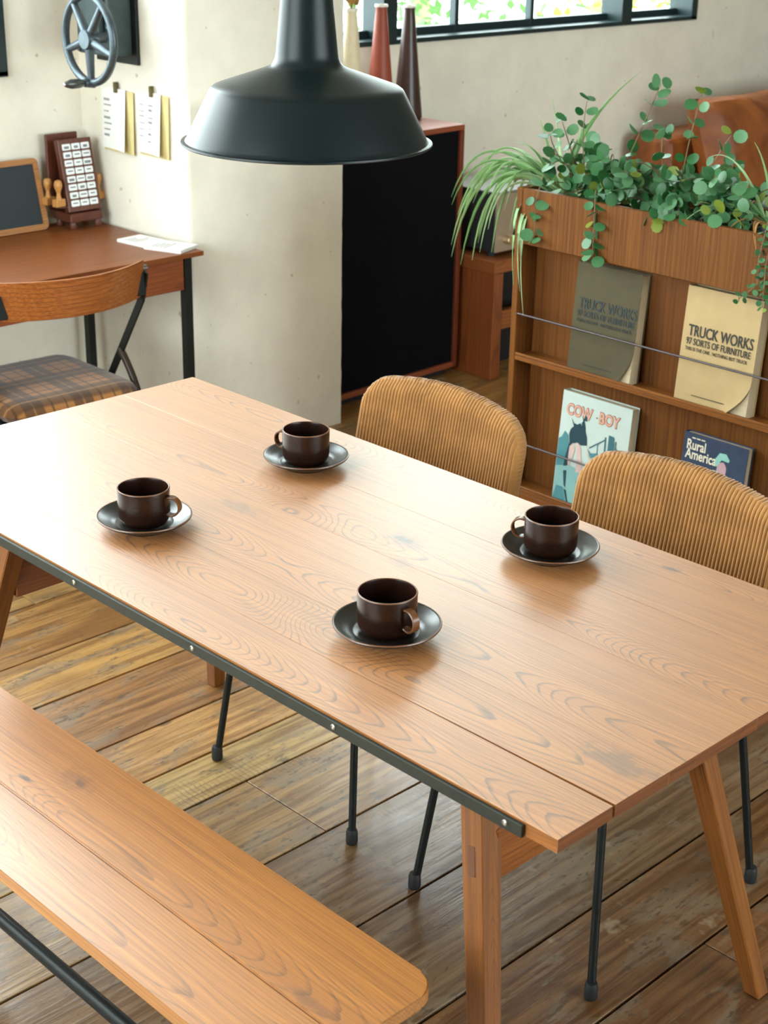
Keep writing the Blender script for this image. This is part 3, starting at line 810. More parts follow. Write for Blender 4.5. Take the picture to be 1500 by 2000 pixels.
obj('bulb', lathe(B(), [(0, 0.045), (0.018, 0.049), (0.029, 0.062), (0.030, 0.078), (0.022, 0.098), (0.014, 0.115), (0.013, 0.14), (0, 0.14)], 24), plain('bulb_glass', (236, 232, 220), 0.2), PL, smooth=True)
obj('bulb_holder', lathe(B(), [(0, 0.135), (0.02, 0.135), (0.02, 0.19), (0, 0.292)], 20), M_STEEL, PL, smooth=35)
obj('cord', tube(B(), [(0, 0, 0.296), (0, 0, ZC-LPZ-0.03)], 0.004, 8), M_RUBBER, PL, smooth=True)
obj('ceiling_rose', lathe(B(), [(0, ZC-LPZ-0.05), (0.02, ZC-LPZ-0.048), (0.05, ZC-LPZ-0.005), (0.05, ZC-LPZ), (0, ZC-LPZ)], 32), M_LAMP, PL, smooth=35)

# ================================================================== DESK BY THE PILLAR
DX0, DX1, DY0, DY1, DZ = 1.62, 2.828, 3.655, 4.27, 0.72
D = thing('desk', 'reddish wooden desk with thin black steel legs against the wall', 'desk', (DX1, DY0, 0))
dl = lambda x, y: (x-DX1, y-DY0)
bx('desktop', M_DESK, D, DX0-DX1, 0, 0, DY1-DY0, DZ-0.015, DZ, 0.002, 2)
M_APRON = wood('desk_apron_wood', (152, 80, 34), (112, 50, 20), (66, 26, 10), 'x', freq=75, rough=0.38, line_amt=0.55, rvar=0.05, tilt=0.08)
bx('apron_front', M_APRON, D, DX0-DX1+0.05, -0.068, 0.012, 0.030, DZ-0.112, DZ-0.015, 0.0015, 1)
bx('apron_back', M_APRON, D, DX0-DX1+0.05, -0.068, 0.545, 0.563, DZ-0.112, DZ-0.015, 0.0015, 1)
bx('apron_side', M_APRON, D, -0.062, -0.046, 0.040, 0.54, DZ-0.112, DZ-0.015, 0.0015, 1)
bx('apron_side', M_APRON, D, DX0-DX1+0.046, DX0-DX1+0.062, 0.040, 0.54, DZ-0.112, DZ-0.015, 0.0015, 1)
for lx in (-0.053, DX0-DX1+0.053):
    for ly in (0.022, 0.555):
        obj('leg', taper(B(), (lx, ly, 0), (lx, ly, DZ-0.015), 0.026, 0.026), M_STEEL, D)

# ---- cards on the desk
M_PAPER = plain('white_paper', (236, 234, 228), 0.8, 0, 0.03)
M_INK = plain('grey_ink', (96, 96, 98), 0.8)
def cards(loc, rz, w, h, n, label):
    t = thing('card_stack', label, 'cards', loc, rz, 'cards on the desk corner')
    z = 0
    for k in range(n):
        j = random.uniform(-0.002, 0.002)
        bx('card', M_PAPER, t, -w/2+j, w/2+j, -h/2-j, h/2-j, z, z+0.0016, 0.0002, 1); z += 0.0017
    b = B()
    for r in range(4):
        L = random.uniform(0.4, 0.8)*w; box(b, -w*0.42, -w*0.42+L, h*0.3-r*0.014, h*0.3-r*0.014+0.004, z, z+0.0002)
    obj('print', b, M_INK, t)['kind'] = 'stuff'
cards((2.755, 3.850, DZ), 0.10, 0.095, 0.15, 5, 'white card stack on the desk, pushed behind the front stack at the pillar corner')
cards((2.772, 3.742, DZ), 0.35, 0.10, 0.13, 6, 'white card stack at the very corner of the desk, overhanging towards the room')

# ---- small slate board
SB = thing('slate_board', 'small slate blackboard with rounded wooden frame leaning on the wall', 'blackboard', (2.535, 4.205, DZ+0.001), rot=(-0.22, 0, 0))
M_SLATEW = wood('slate_frame_wood', (178, 122, 66), (146, 92, 44), (100, 60, 26), 'x', freq=100, rough=0.5, rvar=0.05)
fo = rrect(-0.16, 0.105, 0.0, 0.222, 0.018); 
b = B()
def frame(b, outer_, inner_, y0, y1):
    n = len(outer_)
    V = [[b.verts.new((p[0], y, p[1])) for p in ring] for y in (y0, y1) for ring in (outer_, inner_)]
    o0, i0, o1, i1 = V
    for k in range(n):
        k2 = (k+1) % n
        b.faces.new((o0[k], o0[k2], i0[k2], i0[k])); b.faces.new((o1[k], i1[k], i1[k2], o1[k2]))
        b.faces.new((o0[k], o1[k], o1[k2], o0[k2])); b.faces.new((i0[k], i0[k2], i1[k2], i1[k]))
frame(b, fo, rrect(-0.142, 0.087, 0.018, 0.204, 0.003), -0.006, 0.006)
obj('frame', b, M_SLATEW, SB, smooth=35)
obj('slate', box(B(), -0.143, 0.088, -0.001, 0.003, 0.017, 0.205), plain('slate', (34, 44, 50), 0.7), SB)

# ---- rubber stamp rack
RK = thing('stamp_rack', 'dark wooden rack faced with three columns of white stamp labels', 'stamp rack', (2.742, 4.185, DZ), 0.0)
M_RACK = wood('rack_wood', (104, 52, 32), (78, 36, 22), (48, 20, 12), 'z', freq=120, rough=0.4, rvar=0.05)
bx('base', M_RACK, RK, -0.060, 0.062, -0.045, 0.055, 0.022, 0.050, 0.003, 1)
for sx in (-0.045, 0.047):
    for sy in (-0.032, 0.042):
        obj('foot', lathe(B(), [(0, 0), (0.011, 0), (0.013, 0.006), (0.010, 0.022), (0, 0.022)], 14), M_RACK, RK, smooth=True, loc=(sx, sy, 0))
bx('back_board', M_RACK, RK, -0.066, 0.050, 0.060, 0.072, 0.050, 0.285, 0.002, 1)
pn = obj('label_panel', box(B(), -0.061, 0.061, -0.012, 0.012, -0.112, 0.112, 0.002, 1), M_RACK, RK, smooth=35, loc=(0.002, -0.004, 0.162), rot=(-0.20, 0, 0))
lb = poly(B(), rrect(-0.0150, 0.0150, -0.0095, 0.0095, 0.003, 3), -0.0008, 0.0008, 'xz')
lab0 = None; M_LBL = plain('label_white', (232, 236, 238), 0.6, 0, 0.02)
for r in range(8):
    for c in range(3):
        loc = (-0.034+c*0.0345, -0.0128, 0.088-r*0.0248)
        if lab0 is None:
            lab0 = obj('label', lb, M_LBL, pn, loc=loc); L = lab0
        else: L = copy(lab0, pn, loc)
        pw = random.uniform(0.007, 0.011)
        k = B()
        for q in range(random.choice((1, 1, 2))): box(k, -pw, pw, -0.0012, -0.0009, -0.002-q*0.004+0.001, 0.001-q*0.004+0.001)
        # printed word, joined into the panel's own print further down
        o = obj('printed_word', k, plain('label_ink', (60, 62, 66), 0.7), None); o.parent = pn; o.location = loc
M_STAMP = wood('stamp_wood', (206, 150, 84), (178, 120, 60), (130, 82, 40), 'z', freq=160, rough=0.45, rvar=0.1)
def stamp(loc, label):
    t = thing('rubber_stamp', label, 'rubber stamp', loc, 0.2, 'wooden rubber stamps on the rack')
    bx('block', M_STAMP, t, -0.019, 0.019, -0.012, 0.012, 0.0, 0.024, 0.002, 1)
    obj('knob', lathe(B(), [(0, 0.024), (0.010, 0.024), (0.0075, 0.032), (0.006, 0.042), (0.0085, 0.050), (0.0125, 0.060), (0.0135, 0.070), (0.010, 0.080), (0, 0.084)], 20), M_STAMP, t, smooth=True)
for loc in ((-0.084, -0.02), (-0.090, 0.03), (0.084, 0.01)):
    bx('stamp_shelf', M_RACK, RK, min(loc[0], math.copysign(0.058, loc[0]))-0.004, max(loc[0], math.copysign(0.058, loc[0]))+0.004, loc[1]-0.010, loc[1]+0.010, 0.070, 0.0745, 0.0005, 1)
stamp((2.742-0.084, 4.185-0.02, DZ+0.0748), 'small wooden rubber stamp with round knob on the blackboard side of the rack, front')
stamp((2.742-0.090, 4.185+0.03, DZ+0.0748), 'small wooden rubber stamp behind another, on the blackboard side of the rack')
stamp((2.742+0.084, 4.185+0.01, DZ+0.0748), 'small wooden rubber stamp between the rack and the pillar')

# ================================================================== DESK CHAIR
DC = thing('desk_chair', 'old steel-framed chair with curved wooden back and plaid seat at the desk', 'chair', (2.22, 3.62, 0), -0.06)
M_DCB = wood('chair_back_wood', (170, 100, 44), (132, 68, 26), (80, 36, 14), 'x', freq=80, rough=0.36, rvar=0.05)
b = B(); n = 20; prof = []
for s, off in ((0, 0.0), (1, 0.016)):
    for j, (zz, lean) in enumerate(((0.690, 0.018), (0.800, -0.006))):
        prof.append((off, zz, lean))
vs = []
for i in range(n+1):
    x = -0.218+0.436*i/n; curve = -0.075*(1-(x/0.218)**2)
    row = []
    for off, zz, lean in ((0, 0.692, 0.012), (0.016, 0.692, 0.012), (0.016, 0.798, -0.008), (0, 0.798, -0.008)):
        row.append(b.verts.new((x, -0.200+curve+off+lean, zz)))
    vs.append(row)
for r0, r1 in zip(vs, vs[1:]):
    for k in range(4): b.faces.new((r0[k], r0[(k+1) % 4], r1[(k+1) % 4], r1[k]))
b.faces.new(vs[0]); b.faces.new(vs[-1][::-1])
bmesh.ops.bevel(b, geom=[e for e in b.edges if abs(e.verts[0].co.x-e.verts[1].co.x) > 0.01], offset=0.003, segments=2, affect='EDGES')
obj('backrest', b, M_DCB, DC, smooth=40)
b = B(); n1, n2 = 26, 26; g = []
for s in (1, -1):
    gg = []
    for i in range(n1+1):
        x = -0.215+0.43*i/n1; c = []
        for j in range(n2+1):
            y = -0.20+0.42*j/n2
            hw = 0.215-0.02*(j/n2)
            xx = x*hw/0.215; yc = y-0.01
            rx = max(0, abs(x)-(0.215-0.07))/0.07; ry = max(0, abs(yc)-(0.21-0.07))/0.07; dd = math.hypot(rx, ry)
            k = math.sqrt(max(0, 1-min(1, dd)**2.4)); yy = y
            if dd > 1:
                if rx > 0: xx = math.copysign(0.145+0.07*rx/dd, x)*hw/0.215
                if ry > 0: yy = 0.01+math.copysign(0.14+0.07*ry/dd, yc)
            c.append(b.verts.new((xx, yy, 0.425 + s*(0.030*k))))
        gg.append(c)
    for i in range(n1):
        for j in range(n2):
            b.faces.new((gg[i][j], gg[i+1][j], gg[i+1][j+1], gg[i][j+1]))
bmesh.ops.remove_doubles(b, verts=b.verts, dist=0.0003)
obj('seat', b, M_PLAID, DC, smooth=True)
obj('seat_pan', box(B(), -0.20, 0.20, -0.185, 0.20, 0.385, 0.398, 0.002, 1), M_STEEL, DC)
for sx in (-1, 1):
    x = sx*0.222
    # flat upright bar running from the back down past the seat to the front foot
    b = B(); pts = [(-0.205, 0.765), (-0.185, 0.690), (0.0, 0.425), (0.215, 0.012)]
    for (ya, za), (yb, zb_) in zip(pts, pts[1:]):
        d = Vector((yb-ya, zb_-za)).normalized(); nn = Vector((-d.y, d.x))*0.012
        poly(b, [(ya+nn.x, za+nn.y), (yb+nn.x, zb_+nn.y), (yb-nn.x, zb_-nn.y), (ya-nn.x, za-nn.y)], x-0.003, x+0.003, 'yz')
    obj('upright', b, M_STEEL, DC)
    obj('rear_leg', tube(B(), [(x, -0.055, 0.512)] + bez((x, -0.07, 0.50), (x, -0.150, 0.42), (x, -0.165, 0.33), 8) + [(x, -0.255, 0.012)], 0.0105, 12), plain('brown_steel', (58, 46, 40), 0.4, 0.5), DC, smooth=True)
    bx('back_clamp', M_STEEL, DC, x-(0.028 if sx > 0 else -0.002), x-(-0.002 if sx > 0 else -0.028), -0.206, -0.186, 0.70, 0.765, 0.002, 1)
    obj('clamp_bolt', tube(B(), [(x-sx*0.002, -0.19, 0.772), (x+sx*0.014, -0.19, 0.772)], 0.009, 12), plain('bolt_steel', (120, 112, 108), 0.4, 0.8), DC, smooth=True)
    bx('rear_foot', M_RUBBER, DC, x-0.016, x+0.016, -0.285, -0.225, 0.0, 0.034, 0.004, 1)
    bx('front_foot', M_RUBBER, DC, x-0.014, x+0.014, 0.19, 0.24, 0.0, 0.028, 0.004, 1)
obj('under_bar', tube(B(), [(-0.222, 0.06, 0.30), (0.222, 0.06, 0.30)], 0.008, 10), M_STEEL, DC, smooth=True)

# ================================================================== HAND WHEEL MACHINE ON THE PILLAR
HW = thing('hand_wheel', 'grey iron hand wheel with crank on a dark gearbox fixed to the pillar', 'hand wheel', (2.845, 3.96, 1.318))
M_IRON = plain('grey_iron', (84, 94, 100), 0.42, 0.7, 0.15, 50, bump=0.06)
M_GEAR = plain('gearbox_green', (52, 66, 66), 0.5, 0.35, 0.2, 30, bump=0.08)
bx('wall_plate', plain('plate_black', (30, 34, 34), 0.5, 0.4), HW, -0.012, 0.0, 0.0, 0.215, -0.088, 0.26, 0.002, 1)
bx('gearbox', M_GEAR, HW, -0.095, -0.012, 0.02, 0.19, -0.060, 0.20, 0.006, 2)
bx('gearbox_cover', M_GEAR, HW, -0.112, -0.095, 0.045, 0.165, -0.020, 0.15, 0.004, 1)
bx('name_plate', M_IRON, HW, -0.097, -0.0945, 0.022, 0.040, 0.020, 0.032, 0.0003, 1)
for yy, zz in ((0.03, -0.05), (0.18, -0.05), (0.03, 0.19), (0.18, 0.19)):
    obj('bolt', tube(B(), [(-0.095, yy, zz), (-0.101, yy, zz)], 0.006, 6), M_IRON, HW)
wy, wr = -0.022, 0.122
obj('shaft', tube(B(), [(-0.11, wy+0.022+0.02, 0.0), (-0.20, wy, 0.0)], 0.013, 16), M_IRON, HW, smooth=40)
b = B(); N_ = 56; rr_ = []
for k in range(N_):
    a = 2*PI*k/N_; ring = []
    for m in range(10):
        c = 2*PI*m/10; bump_ = 0.0
        R_ = wr + 0.0115*math.cos(c); ring.append(b.verts.new((-0.195+0.0125*math.sin(c), wy+R_*math.cos(a), R_*math.sin(a))))
    rr_.append(ring)
for k in range(N_):
    for m in range(10):
        b.faces.new((rr_[k][m], rr_[(k+1) % N_][m], rr_[(k+1) % N_][(m+1) % 10], rr_[k][(m+1) % 10]))
obj('rim', b, M_IRON, HW, smooth=True)
obj('hub', tube(B(), [(-0.215, wy, 0), (-0.213, wy, 0), (-0.178, wy, 0)], [0.026, 0.028, 0.031], 28), M_IRON, HW, smooth=40)
for k in range(5):
    a = math.radians(-90+72*k)
    obj('spoke', tube(B(), [(-0.196, wy+0.018*math.cos(a), 0.018*math.sin(a)), (-0.195, wy+wr*0.97*math.cos(a), wr*0.97*math.sin(a))], [0.0145, 0.0100], 12), M_IRON, HW, smooth=40)
a = math.radians(-88)
hy, hz = wy+wr*math.cos(a), wr*math.sin(a)
obj('crank_boss', tube(B(), [(-0.185, hy, hz), (-0.218, hy, hz)], [0.017, 0.012], 16), M_IRON, HW, smooth=40)
obj('crank_grip', tube(B(), [(-0.216, hy, hz), (-0.222, hy, hz), (-0.235, hy, hz), (-0.262, hy, hz), (-0.282, hy, hz), (-0.286, hy, hz)], [0.007, 0.010, 0.0135, 0.014, 0.008, 0.005], 16), plain('worn_grip', (88, 90, 88), 0.35, 0.7), HW, smooth=True)
obj('grip_tip', lathe(B(), [(0, 0), (0.0048, 0), (0.004, 0.003), (0, 0.0042)], 12), plain('polished_tip', (232, 232, 228), 0.2, 0.9), HW, smooth=True, loc=(-0.2858, hy, hz), rot=(0, -PI/2, 0))

# ---- clipped papers on the pillar
M_YEL = plain('yellowed_paper', (214, 196, 138), 0.8, 0, 0.04)
M_PEG = plain('olive_peg', (96, 84, 42), 0.6)
def clipped(y_l, y_r, z0, z1, label, cols, seed):
    rnd = random.Random(seed)
    t = thing('pinned_papers', label, 'papers', (2.8435, (y_l+y_r)/2, z0), 0)
    hw, h = abs(y_l-y_r)/2, z1-z0
    def sheet(nm, mat, off, curl, ya, yb, zlo, zhi, slant):
        b = B(); n = 10; g = []
        for j in range(9):
            z = zlo+(zhi-zlo)*j/8; row = []
            for i in range(n+1):
                u = i/n; y = ya+(yb-ya)*u + slant*(1-j/8)*u
                row.append(b.verts.new((-(off + curl*(1-j/8)*(0.25+0.75*u**2)), y, z)))
            g.append(row)
        for r0, r1 in zip(g, g[1:]):
            for i in range(n): b.faces.new((r0[i], r0[i+1], r1[i+1], r1[i]))
        solid(b, 0.0004)
        return obj(nm, b, mat, t, smooth=True)
    sheet('back_sheet', M_YEL, 0.003, 0.006, hw, -hw, 0.004, h-0.004, 0.0)
    sheet('front_sheet', M_PAPER, 0.006, 0.022, hw, -hw*0.55, 0.012, h, -0.012)
    b = B(); n = 0
    for c, (ca, cb) in enumerate(cols):
        z = h-0.040
        while z > 0.045:
            L = (cb-ca)*rnd.uniform(0.6, 1.0); th = rnd.choice((0.003, 0.004, 0.007)); k = 1-z/h
            yy = hw-(ca)*2*hw
            xo = 0.0075+0.022*k*(0.25+0.75*(ca/0.68)**2)+0.0012
            box(b, -xo-0.0004, -xo, yy-L*2*hw, yy, z, z+th); z -= rnd.uniform(0.014, 0.022)
    obj('print', b, plain('pale_ink', (150, 150, 150), 0.8), t)['kind'] = 'stuff'
    obj('peg', box(B(), -0.016, -0.002, -0.004, 0.005, h-0.012, h+0.020, 0.001, 1), M_PEG, t)
clipped(4.165, 4.0, 0.952, 1.150, 'white sheet pegged over yellowed paper on the pillar, nearer the room corner', [(0.10, 0.34), ], 3)
clipped(3.975, 3.822, 0.962, 1.156, 'white two-column sheet pegged over yellowed paper, nearer the pillar edge', [(0.08, 0.28), (0.40, 0.54)], 4)

# ================================================================== BLACK-FRONTED CABINET AND VASES
CB = thing('black_cabinet', 'tall reddish wooden cabinet with a plain black front beside the pillar', 'cabinet', (3.50, 3.848, 0), 0.035)
M_CABX = wood('cabinet_wood_x', (150, 80, 50), (118, 54, 30), (80, 34, 18), 'x', freq=70, rough=0.35, rvar=0.05, line_amt=0.3)
M_CABZ = wood('cabinet_wood_z', (118, 52, 26), (92, 38, 18), (60, 24, 12), 'z', freq=70, rough=0.4, rvar=0.05, line_amt=0.3)
cw, cd, chh = 0.705, 0.41, 0.943
bx('top', M_CABX, CB, 0, cw, 0, cd, chh-0.020, chh, 0.002, 1)
bx('bottom', M_CABX, CB, 0.02, cw-0.02, 0, cd, 0.03, 0.050, 0.002, 1)
bx('side', M_CABZ, CB, 0, 0.0195, 0, cd, 0.03, chh-0.0205, 0.002, 1)
bx('side', M_CABZ, CB, cw-0.0195, cw, 0, cd, 0.03, chh-0.0205, 0.002, 1)
bx('front_panel', plain('black_cloth', (10, 10, 14), 0.9, 0, 0.1, 300, spec=0.1), CB, 0.02, cw-0.02, 0.012, 0.026, 0.0505, chh-0.0205, 0.001, 1)
bx('back_panel', M_CABZ, CB, 0.02, cw-0.02, cd-0.012, cd-0.004, 0.0505, chh-0.0205, 0.001, 1)
bx('plinth', plain('plinth_black', (20, 16, 14), 0.8), CB, 0.03, cw-0.03, 0.03, cd-0.03, 0.0, 0.030, 0.002, 1)
VP = [(0, 0.0), (0.044, 0.0), (0.052, 0.004), (0.0545, 0.012), (0.053, 0.030), (0.043, 0.13), (0.030, 0.27), (0.022, 0.36), (0.0195, 0.382), (0.021, 0.391), (0.0215, 0.397), (0.019, 0.399), (0.0165, 0.395), (0.0165, 0.36), (0, 0.34)]
def vase(loc, rgb, label, sc=1.0, rough=0.35):
    t = thing('tall_vase', label, 'vase', loc, 0, 'conical vases on the cabinet')
    obj('body', lathe(B(), [(r*sc, z*sc) for r, z in VP], 40), plain('vase_'+str(rgb[0]), rgb, rough, 0, 0.06), t, smooth=True)
    obj('lip', lathe(B(), [(0.0195*sc, 0.392*sc), (0.0228*sc, 0.393*sc), (0.0232*sc, 0.398*sc), (0.0220*sc, 0.4015*sc), (0.0185*sc, 0.4015*sc), (0.0175*sc, 0.396*sc)], 40), plain('vase_lip', (226, 222, 212), 0.4), t, smooth=True)
    return t
cz = chh+0.0002
vase((4.118, 4.085, cz), (58, 36, 30), 'tall conical dark brown vase on the black cabinet')
vase((3.982, 4.090, cz), (146, 66, 44), 'tall conical terracotta red vase on the black cabinet', 1.02, 0.5)
wv = vase((3.842, 4.095, cz), (222, 206, 174), 'tall conical cream vase with dried flowers on the black cabinet', 1.0, 0.5)
df = thing('dried_flowers', 'bunch of brown dried flowers standing in the cream vase', 'dried flowers', (3.842, 4.095, cz+0.345))
rnd = random.Random(5)
stm = B()
for k in range(9):
    a = rnd.uniform(0, 2*PI); r = rnd.uniform(0.01, 0.035); h = rnd.uniform(0.055, 0.11)
    e = (r*math.cos(a), r*math.sin(a), h+0.02); tube(stm, [(0, 0, 0), (e[0]*0.3, e[1]*0.3, h*0.6), e], 0.0012, 5)
    bl = B(); bmesh.ops.create_icosphere(bl, subdivisions=2, radius=0.015)
    for v in bl.verts: v.co *= rnd.uniform(0.75, 1.25)
    obj('flower_head', bl, plain('dried_petal', (158, 118, 58), 0.9, 0, 0.2), df, loc=e)
obj('stems', stm, plain('dried_stem', (130, 100, 60), 0.9), df)

# ================================================================== STAND AND AMPLIFIER
ST = thing('wooden_stand', 'low orange-brown wooden stand with open slots carrying the amplifier', 'stand', (4.232, 3.722, 0))
M_STX = wood('stand_wood_x', (150, 84, 38), (118, 60, 26), (80, 38, 16), 'x', freq=80, rough=0.42, rvar=0.06)
M_STZ = wood('stand_wood_z', (140, 74, 32), (110, 54, 22), (72, 32, 12), 'z', freq=80, rough=0.42, rvar=0.06)
sw, sd, sh_ = 0.62, 0.40, 0.458
bx('top', M_STX, ST, 0, sw, 0, sd, sh_-0.048, sh_, 0.002, 1)
for xx in (0.0, sw-0.055):
    bx('side_panel', M_STZ, ST, xx+0.002, xx+0.053, 0.002, sd-0.002, 0, sh_-0.0485, 0.002, 1)
bx('mid_rail', M_STX, ST, 0.0535, sw-0.0555, 0.004, 0.03, 0.190, 0.262, 0.002, 1)
bx('mid_rail', M_STX, ST, 0.0535, sw-0.0555, sd-0.03, sd-0.004, 0.190, 0.262, 0.002, 1)
bx('inner_panel', plain('inner_black', (18, 15, 14), 0.8), ST, 0.054, sw-0.056, 0.145, 0.155, 0.0, sh_-0.049, 0.001, 1)
AM = thing('amplifier', 'grey-topped audio amplifier with brushed front and round knobs on the stand', 'amplifier', (4.28, 3.765, sh_+0.0005))
M_ALU = plain('brushed_front', (176, 158, 138), 0.38, 0.6, 0.08, 200)
bx('case', plain('amp_case', (26, 26, 28), 0.6), AM, 0.0, 0.40, 0.012, 0.31, 0.018, 0.236, 0.003, 1)
bx('top_cover', plain('amp_top', (128, 126, 120), 0.45, 0.3), AM, -0.003, 0.403, 0.0, 0.313, 0.2365, 0.243, 0.002, 1)
bx('front_plate', M_ALU, AM, -0.002, 0.402, 0.0, 0.0115, 0.018, 0.236, 0.002, 1)
for xx in (0.02, 0.38):
    for yy in (0.04, 0.27):
        obj('foot', lathe(B(), [(0, 0), (0.016, 0), (0.018, 0.018), (0, 0.018)], 16), M_RUBBER, AM, smooth=35, loc=(xx, yy, 0))
for xx in (0.055, 0.11, 0.18, 0.25, 0.33):
    obj('knob', lathe(B(), [(0, 0.026), (0.013, 0.026), (0.015, 0.022), (0.016, 0.0), (0, 0)], 20), plain('knob_metal', (214, 190, 150), 0.3, 0.9), AM, smooth=35, loc=(xx, 0.0, 0.062), rot=(PI/2, 0, 0))

# ================================================================== MAGAZINE SHELF WITH PLANTER
SX, SXB, SYL, SYR = 3.10, 3.50, 2.662, 1.42
MS = thing('magazine_shelf', 'walnut magazine shelf with ledges, steel rods and a planter trough on top', 'shelf', (SX, SYL, 0))
sl = SYR-SYL
zt, zb = 1.024, 0.165
bx('side_panel', M_TEAK_Z, MS, 0, SXB-SX, -0.020, 0, zb, zt, 0.0015, 1)
bx('side_panel', M_TEAK_Z, MS, 0, SXB-SX, sl, sl+0.020, zb, zt, 0.0015, 1)
bx('planter_front', M_TEAK_Z, MS, 0.0, 0.016, sl+0.0205, -0.0205, 0.878, zt, 0.0015, 1)
bx('planter_back', M_TEAK_Z, MS, 0.262, 0.278, sl+0.0205, -0.0205, 0.878, zt, 0.0015, 1)
bx('planter_floor', plain('trough_black', (22, 20, 18), 0.8), MS, 0.0165, 0.2615, sl+0.0205, -0.0205, 0.878, 0.892, 0.001, 1)
bx('rear_top', M_TEAK_Y, MS, 0.2785, SXB-SX, sl+0.0205, -0.0205, zt-0.024, zt-0.008, 0.001, 1)
bx('back_panel', M_TEAK_Z, MS, 0.070, 0.084, sl+0.0205, -0.0205, zb+0.0, 0.8775, 0.001, 1)
bx('rear_panel', M_TEAK_Z, MS, SXB-SX-0.014, SXB-SX-0.002, sl+0.0205, -0.0205, zb, zt-0.0245, 0.001, 1)
for z in (0.558, 0.178):
    lg = bx('ledge', M_TEAK_Y, MS, 0.0, 0.0695, sl+0.0205, -0.0205, z, z+0.012, 0.001, 1)
    bx('ledge_lip', M_TEAK_Y, MS, 0.0, 0.009, sl+0.0205, -0.0205, z+0.0122, z+0.020, 0.0015, 1)
bx('bottom_rail', M_TEAK_Y, MS, 0.0, 0.0695, sl+0.0205, -0.0205, zb-0.012, zb+0.0125, 0.001, 1)
for z in (0.686, 0.322):
    obj('rod', tube(B(), [(0.004, -0.012, z), (0.004, sl+0.012, z)], 0.0028, 10), plain('rod_steel', (84, 76, 78), 0.4, 0.6), MS, smooth=True)
for y in (-0.13, sl+0.10):
    for xx in (0.03, 0.33):
        bx('leg', M_STEEL, MS, xx, xx+0.05, y-0.03, y+0.03, 0 if xx < 0.1 else 0.0102, zb-0.0125, 0.002, 1)
bx('floor_board', M_TEAK_Y, MS, 0.0845, SXB-SX-0.015, sl+0.0205, -0.0205, zb-0.012, zb+0.006, 0.001, 1)

# ---- books standing on the ledges (cover faces -x; local: y from spine (0) to fore edge (-w), z up)
M_DARKINK = plain('black_ink', (34, 36, 34), 0.7)
M_PAGES = plain('page_edges', (196, 178, 146), 0.85, 0, 0.08, 200)
LEAN = 0.075
def book(y, z, w, h, th, cover, label, name='book', rough=0.6, curl=0.0, x=SX+0.0125, gap=0.003):
    t = thing(name, label, 'book' if name == 'book' else 'magazine', (x, y, z), rot=(0, LEAN, 0))
    bx('pages', M_PAGES, t, 0.0016, th-0.0016, -w+gap, -0.002, 0.001, h-0.003, 0.0008, 1)
    # front cover, with a lifted lower corner when curled
    b = B(); n, m = 14, 18; g = []
    for j in range(m+1):
        zz = h*j/m; row = []
        for i in range(n+1):
            yy = -w*i/n
            k = (i/n)**3 * max(0.0, (0.30-j/m)/0.30)**1.7; k2 = max(0.0, (i/n-0.7)/0.3)*max(0.0, (0.3-j/m)/0.3)
            row.append(b.verts.new((-curl*0.45*k2, yy + curl*1.7*k, zz + curl*0.25*k)))
        g.append(row)
    for r0, r1 in zip(g, g[1:]):
        for i in range(n): b.faces.new((r0[i], r0[i+1], r1[i+1], r1[i]))
    solid(b, -0.0011)
    obj('front_cover', b, cover, t)
    bx('back_cover', cover, t, th-0.0012, th, -w, 0, 0, h, 0.0003, 1)
    bx('spine', cover, t, 0.0013, th-0.0013, -0.0016, 0.0004, 0, h, 0.0003, 1)
    return t
RT = (PI/2, 0, -PI/2)
def line(t, body, size, y, z, mat, sx, off=0.0, x=-0.0016, align='LEFT'):
    return text_mesh('cover_text', body, size, mat, t, (x, y, z), RT, sx, align, off)
M_OLIVE = plain('olive_cover', (80, 72, 53), 0.75, 0, 0.08, 25, spec=0.15)
M_KRAFT = plain('kraft_cover', (176, 150, 108), 0.8, 0, 0.05, 25, spec=0.15)
M_FADEINK = plain('faded_ink', (40, 52, 52), 0.7)
b1 = book(2.468, 0.5702, 0.208, 0.288, 0.036, M_OLIVE, 'worn olive-grey paperback catalogue behind the upper rod, reading TRUCK WORKS', curl=0.020)
b2 = book(2.122, 0.5702, 0.214, 0.291, 0.036, M_KRAFT, 'pale kraft paperback catalogue with curled corner behind the upper rod, reading TRUCK WORKS', curl=0.030)
for t, mk in ((b1, M_FADEINK), (b2, M_DARKINK)):
    line(t, 'TRUCK WORKS', 0.0395, -0.017, 0.170, mk, 0.665, 0.0004)
    line(t, '97 SORTS OF FURNITURE', 0.0240, -0.014, 0.148, mk, 0.690, 0.0002)
    line(t, 'THIS IS THE ONE . NOTHING BUT TRUCK', 0.0125, -0.014, 0.133, mk, 0.77, 0.0)
    b = B()
    for k in range(16): box(b, -0.0018, -0.0015, -0.052-k*0.0062-0.0045, -0.052-k*0.0062, 0.022, 0.0242)
    obj('cover_print', b, mk, t)['kind'] = 'stuff'
bx('torn_corner', plain('torn_paper', (226, 220, 206), 0.8), b1, -0.0019, -0.0016, -0.176, -0.166, 0.000, 0.016, 0.0, 1)

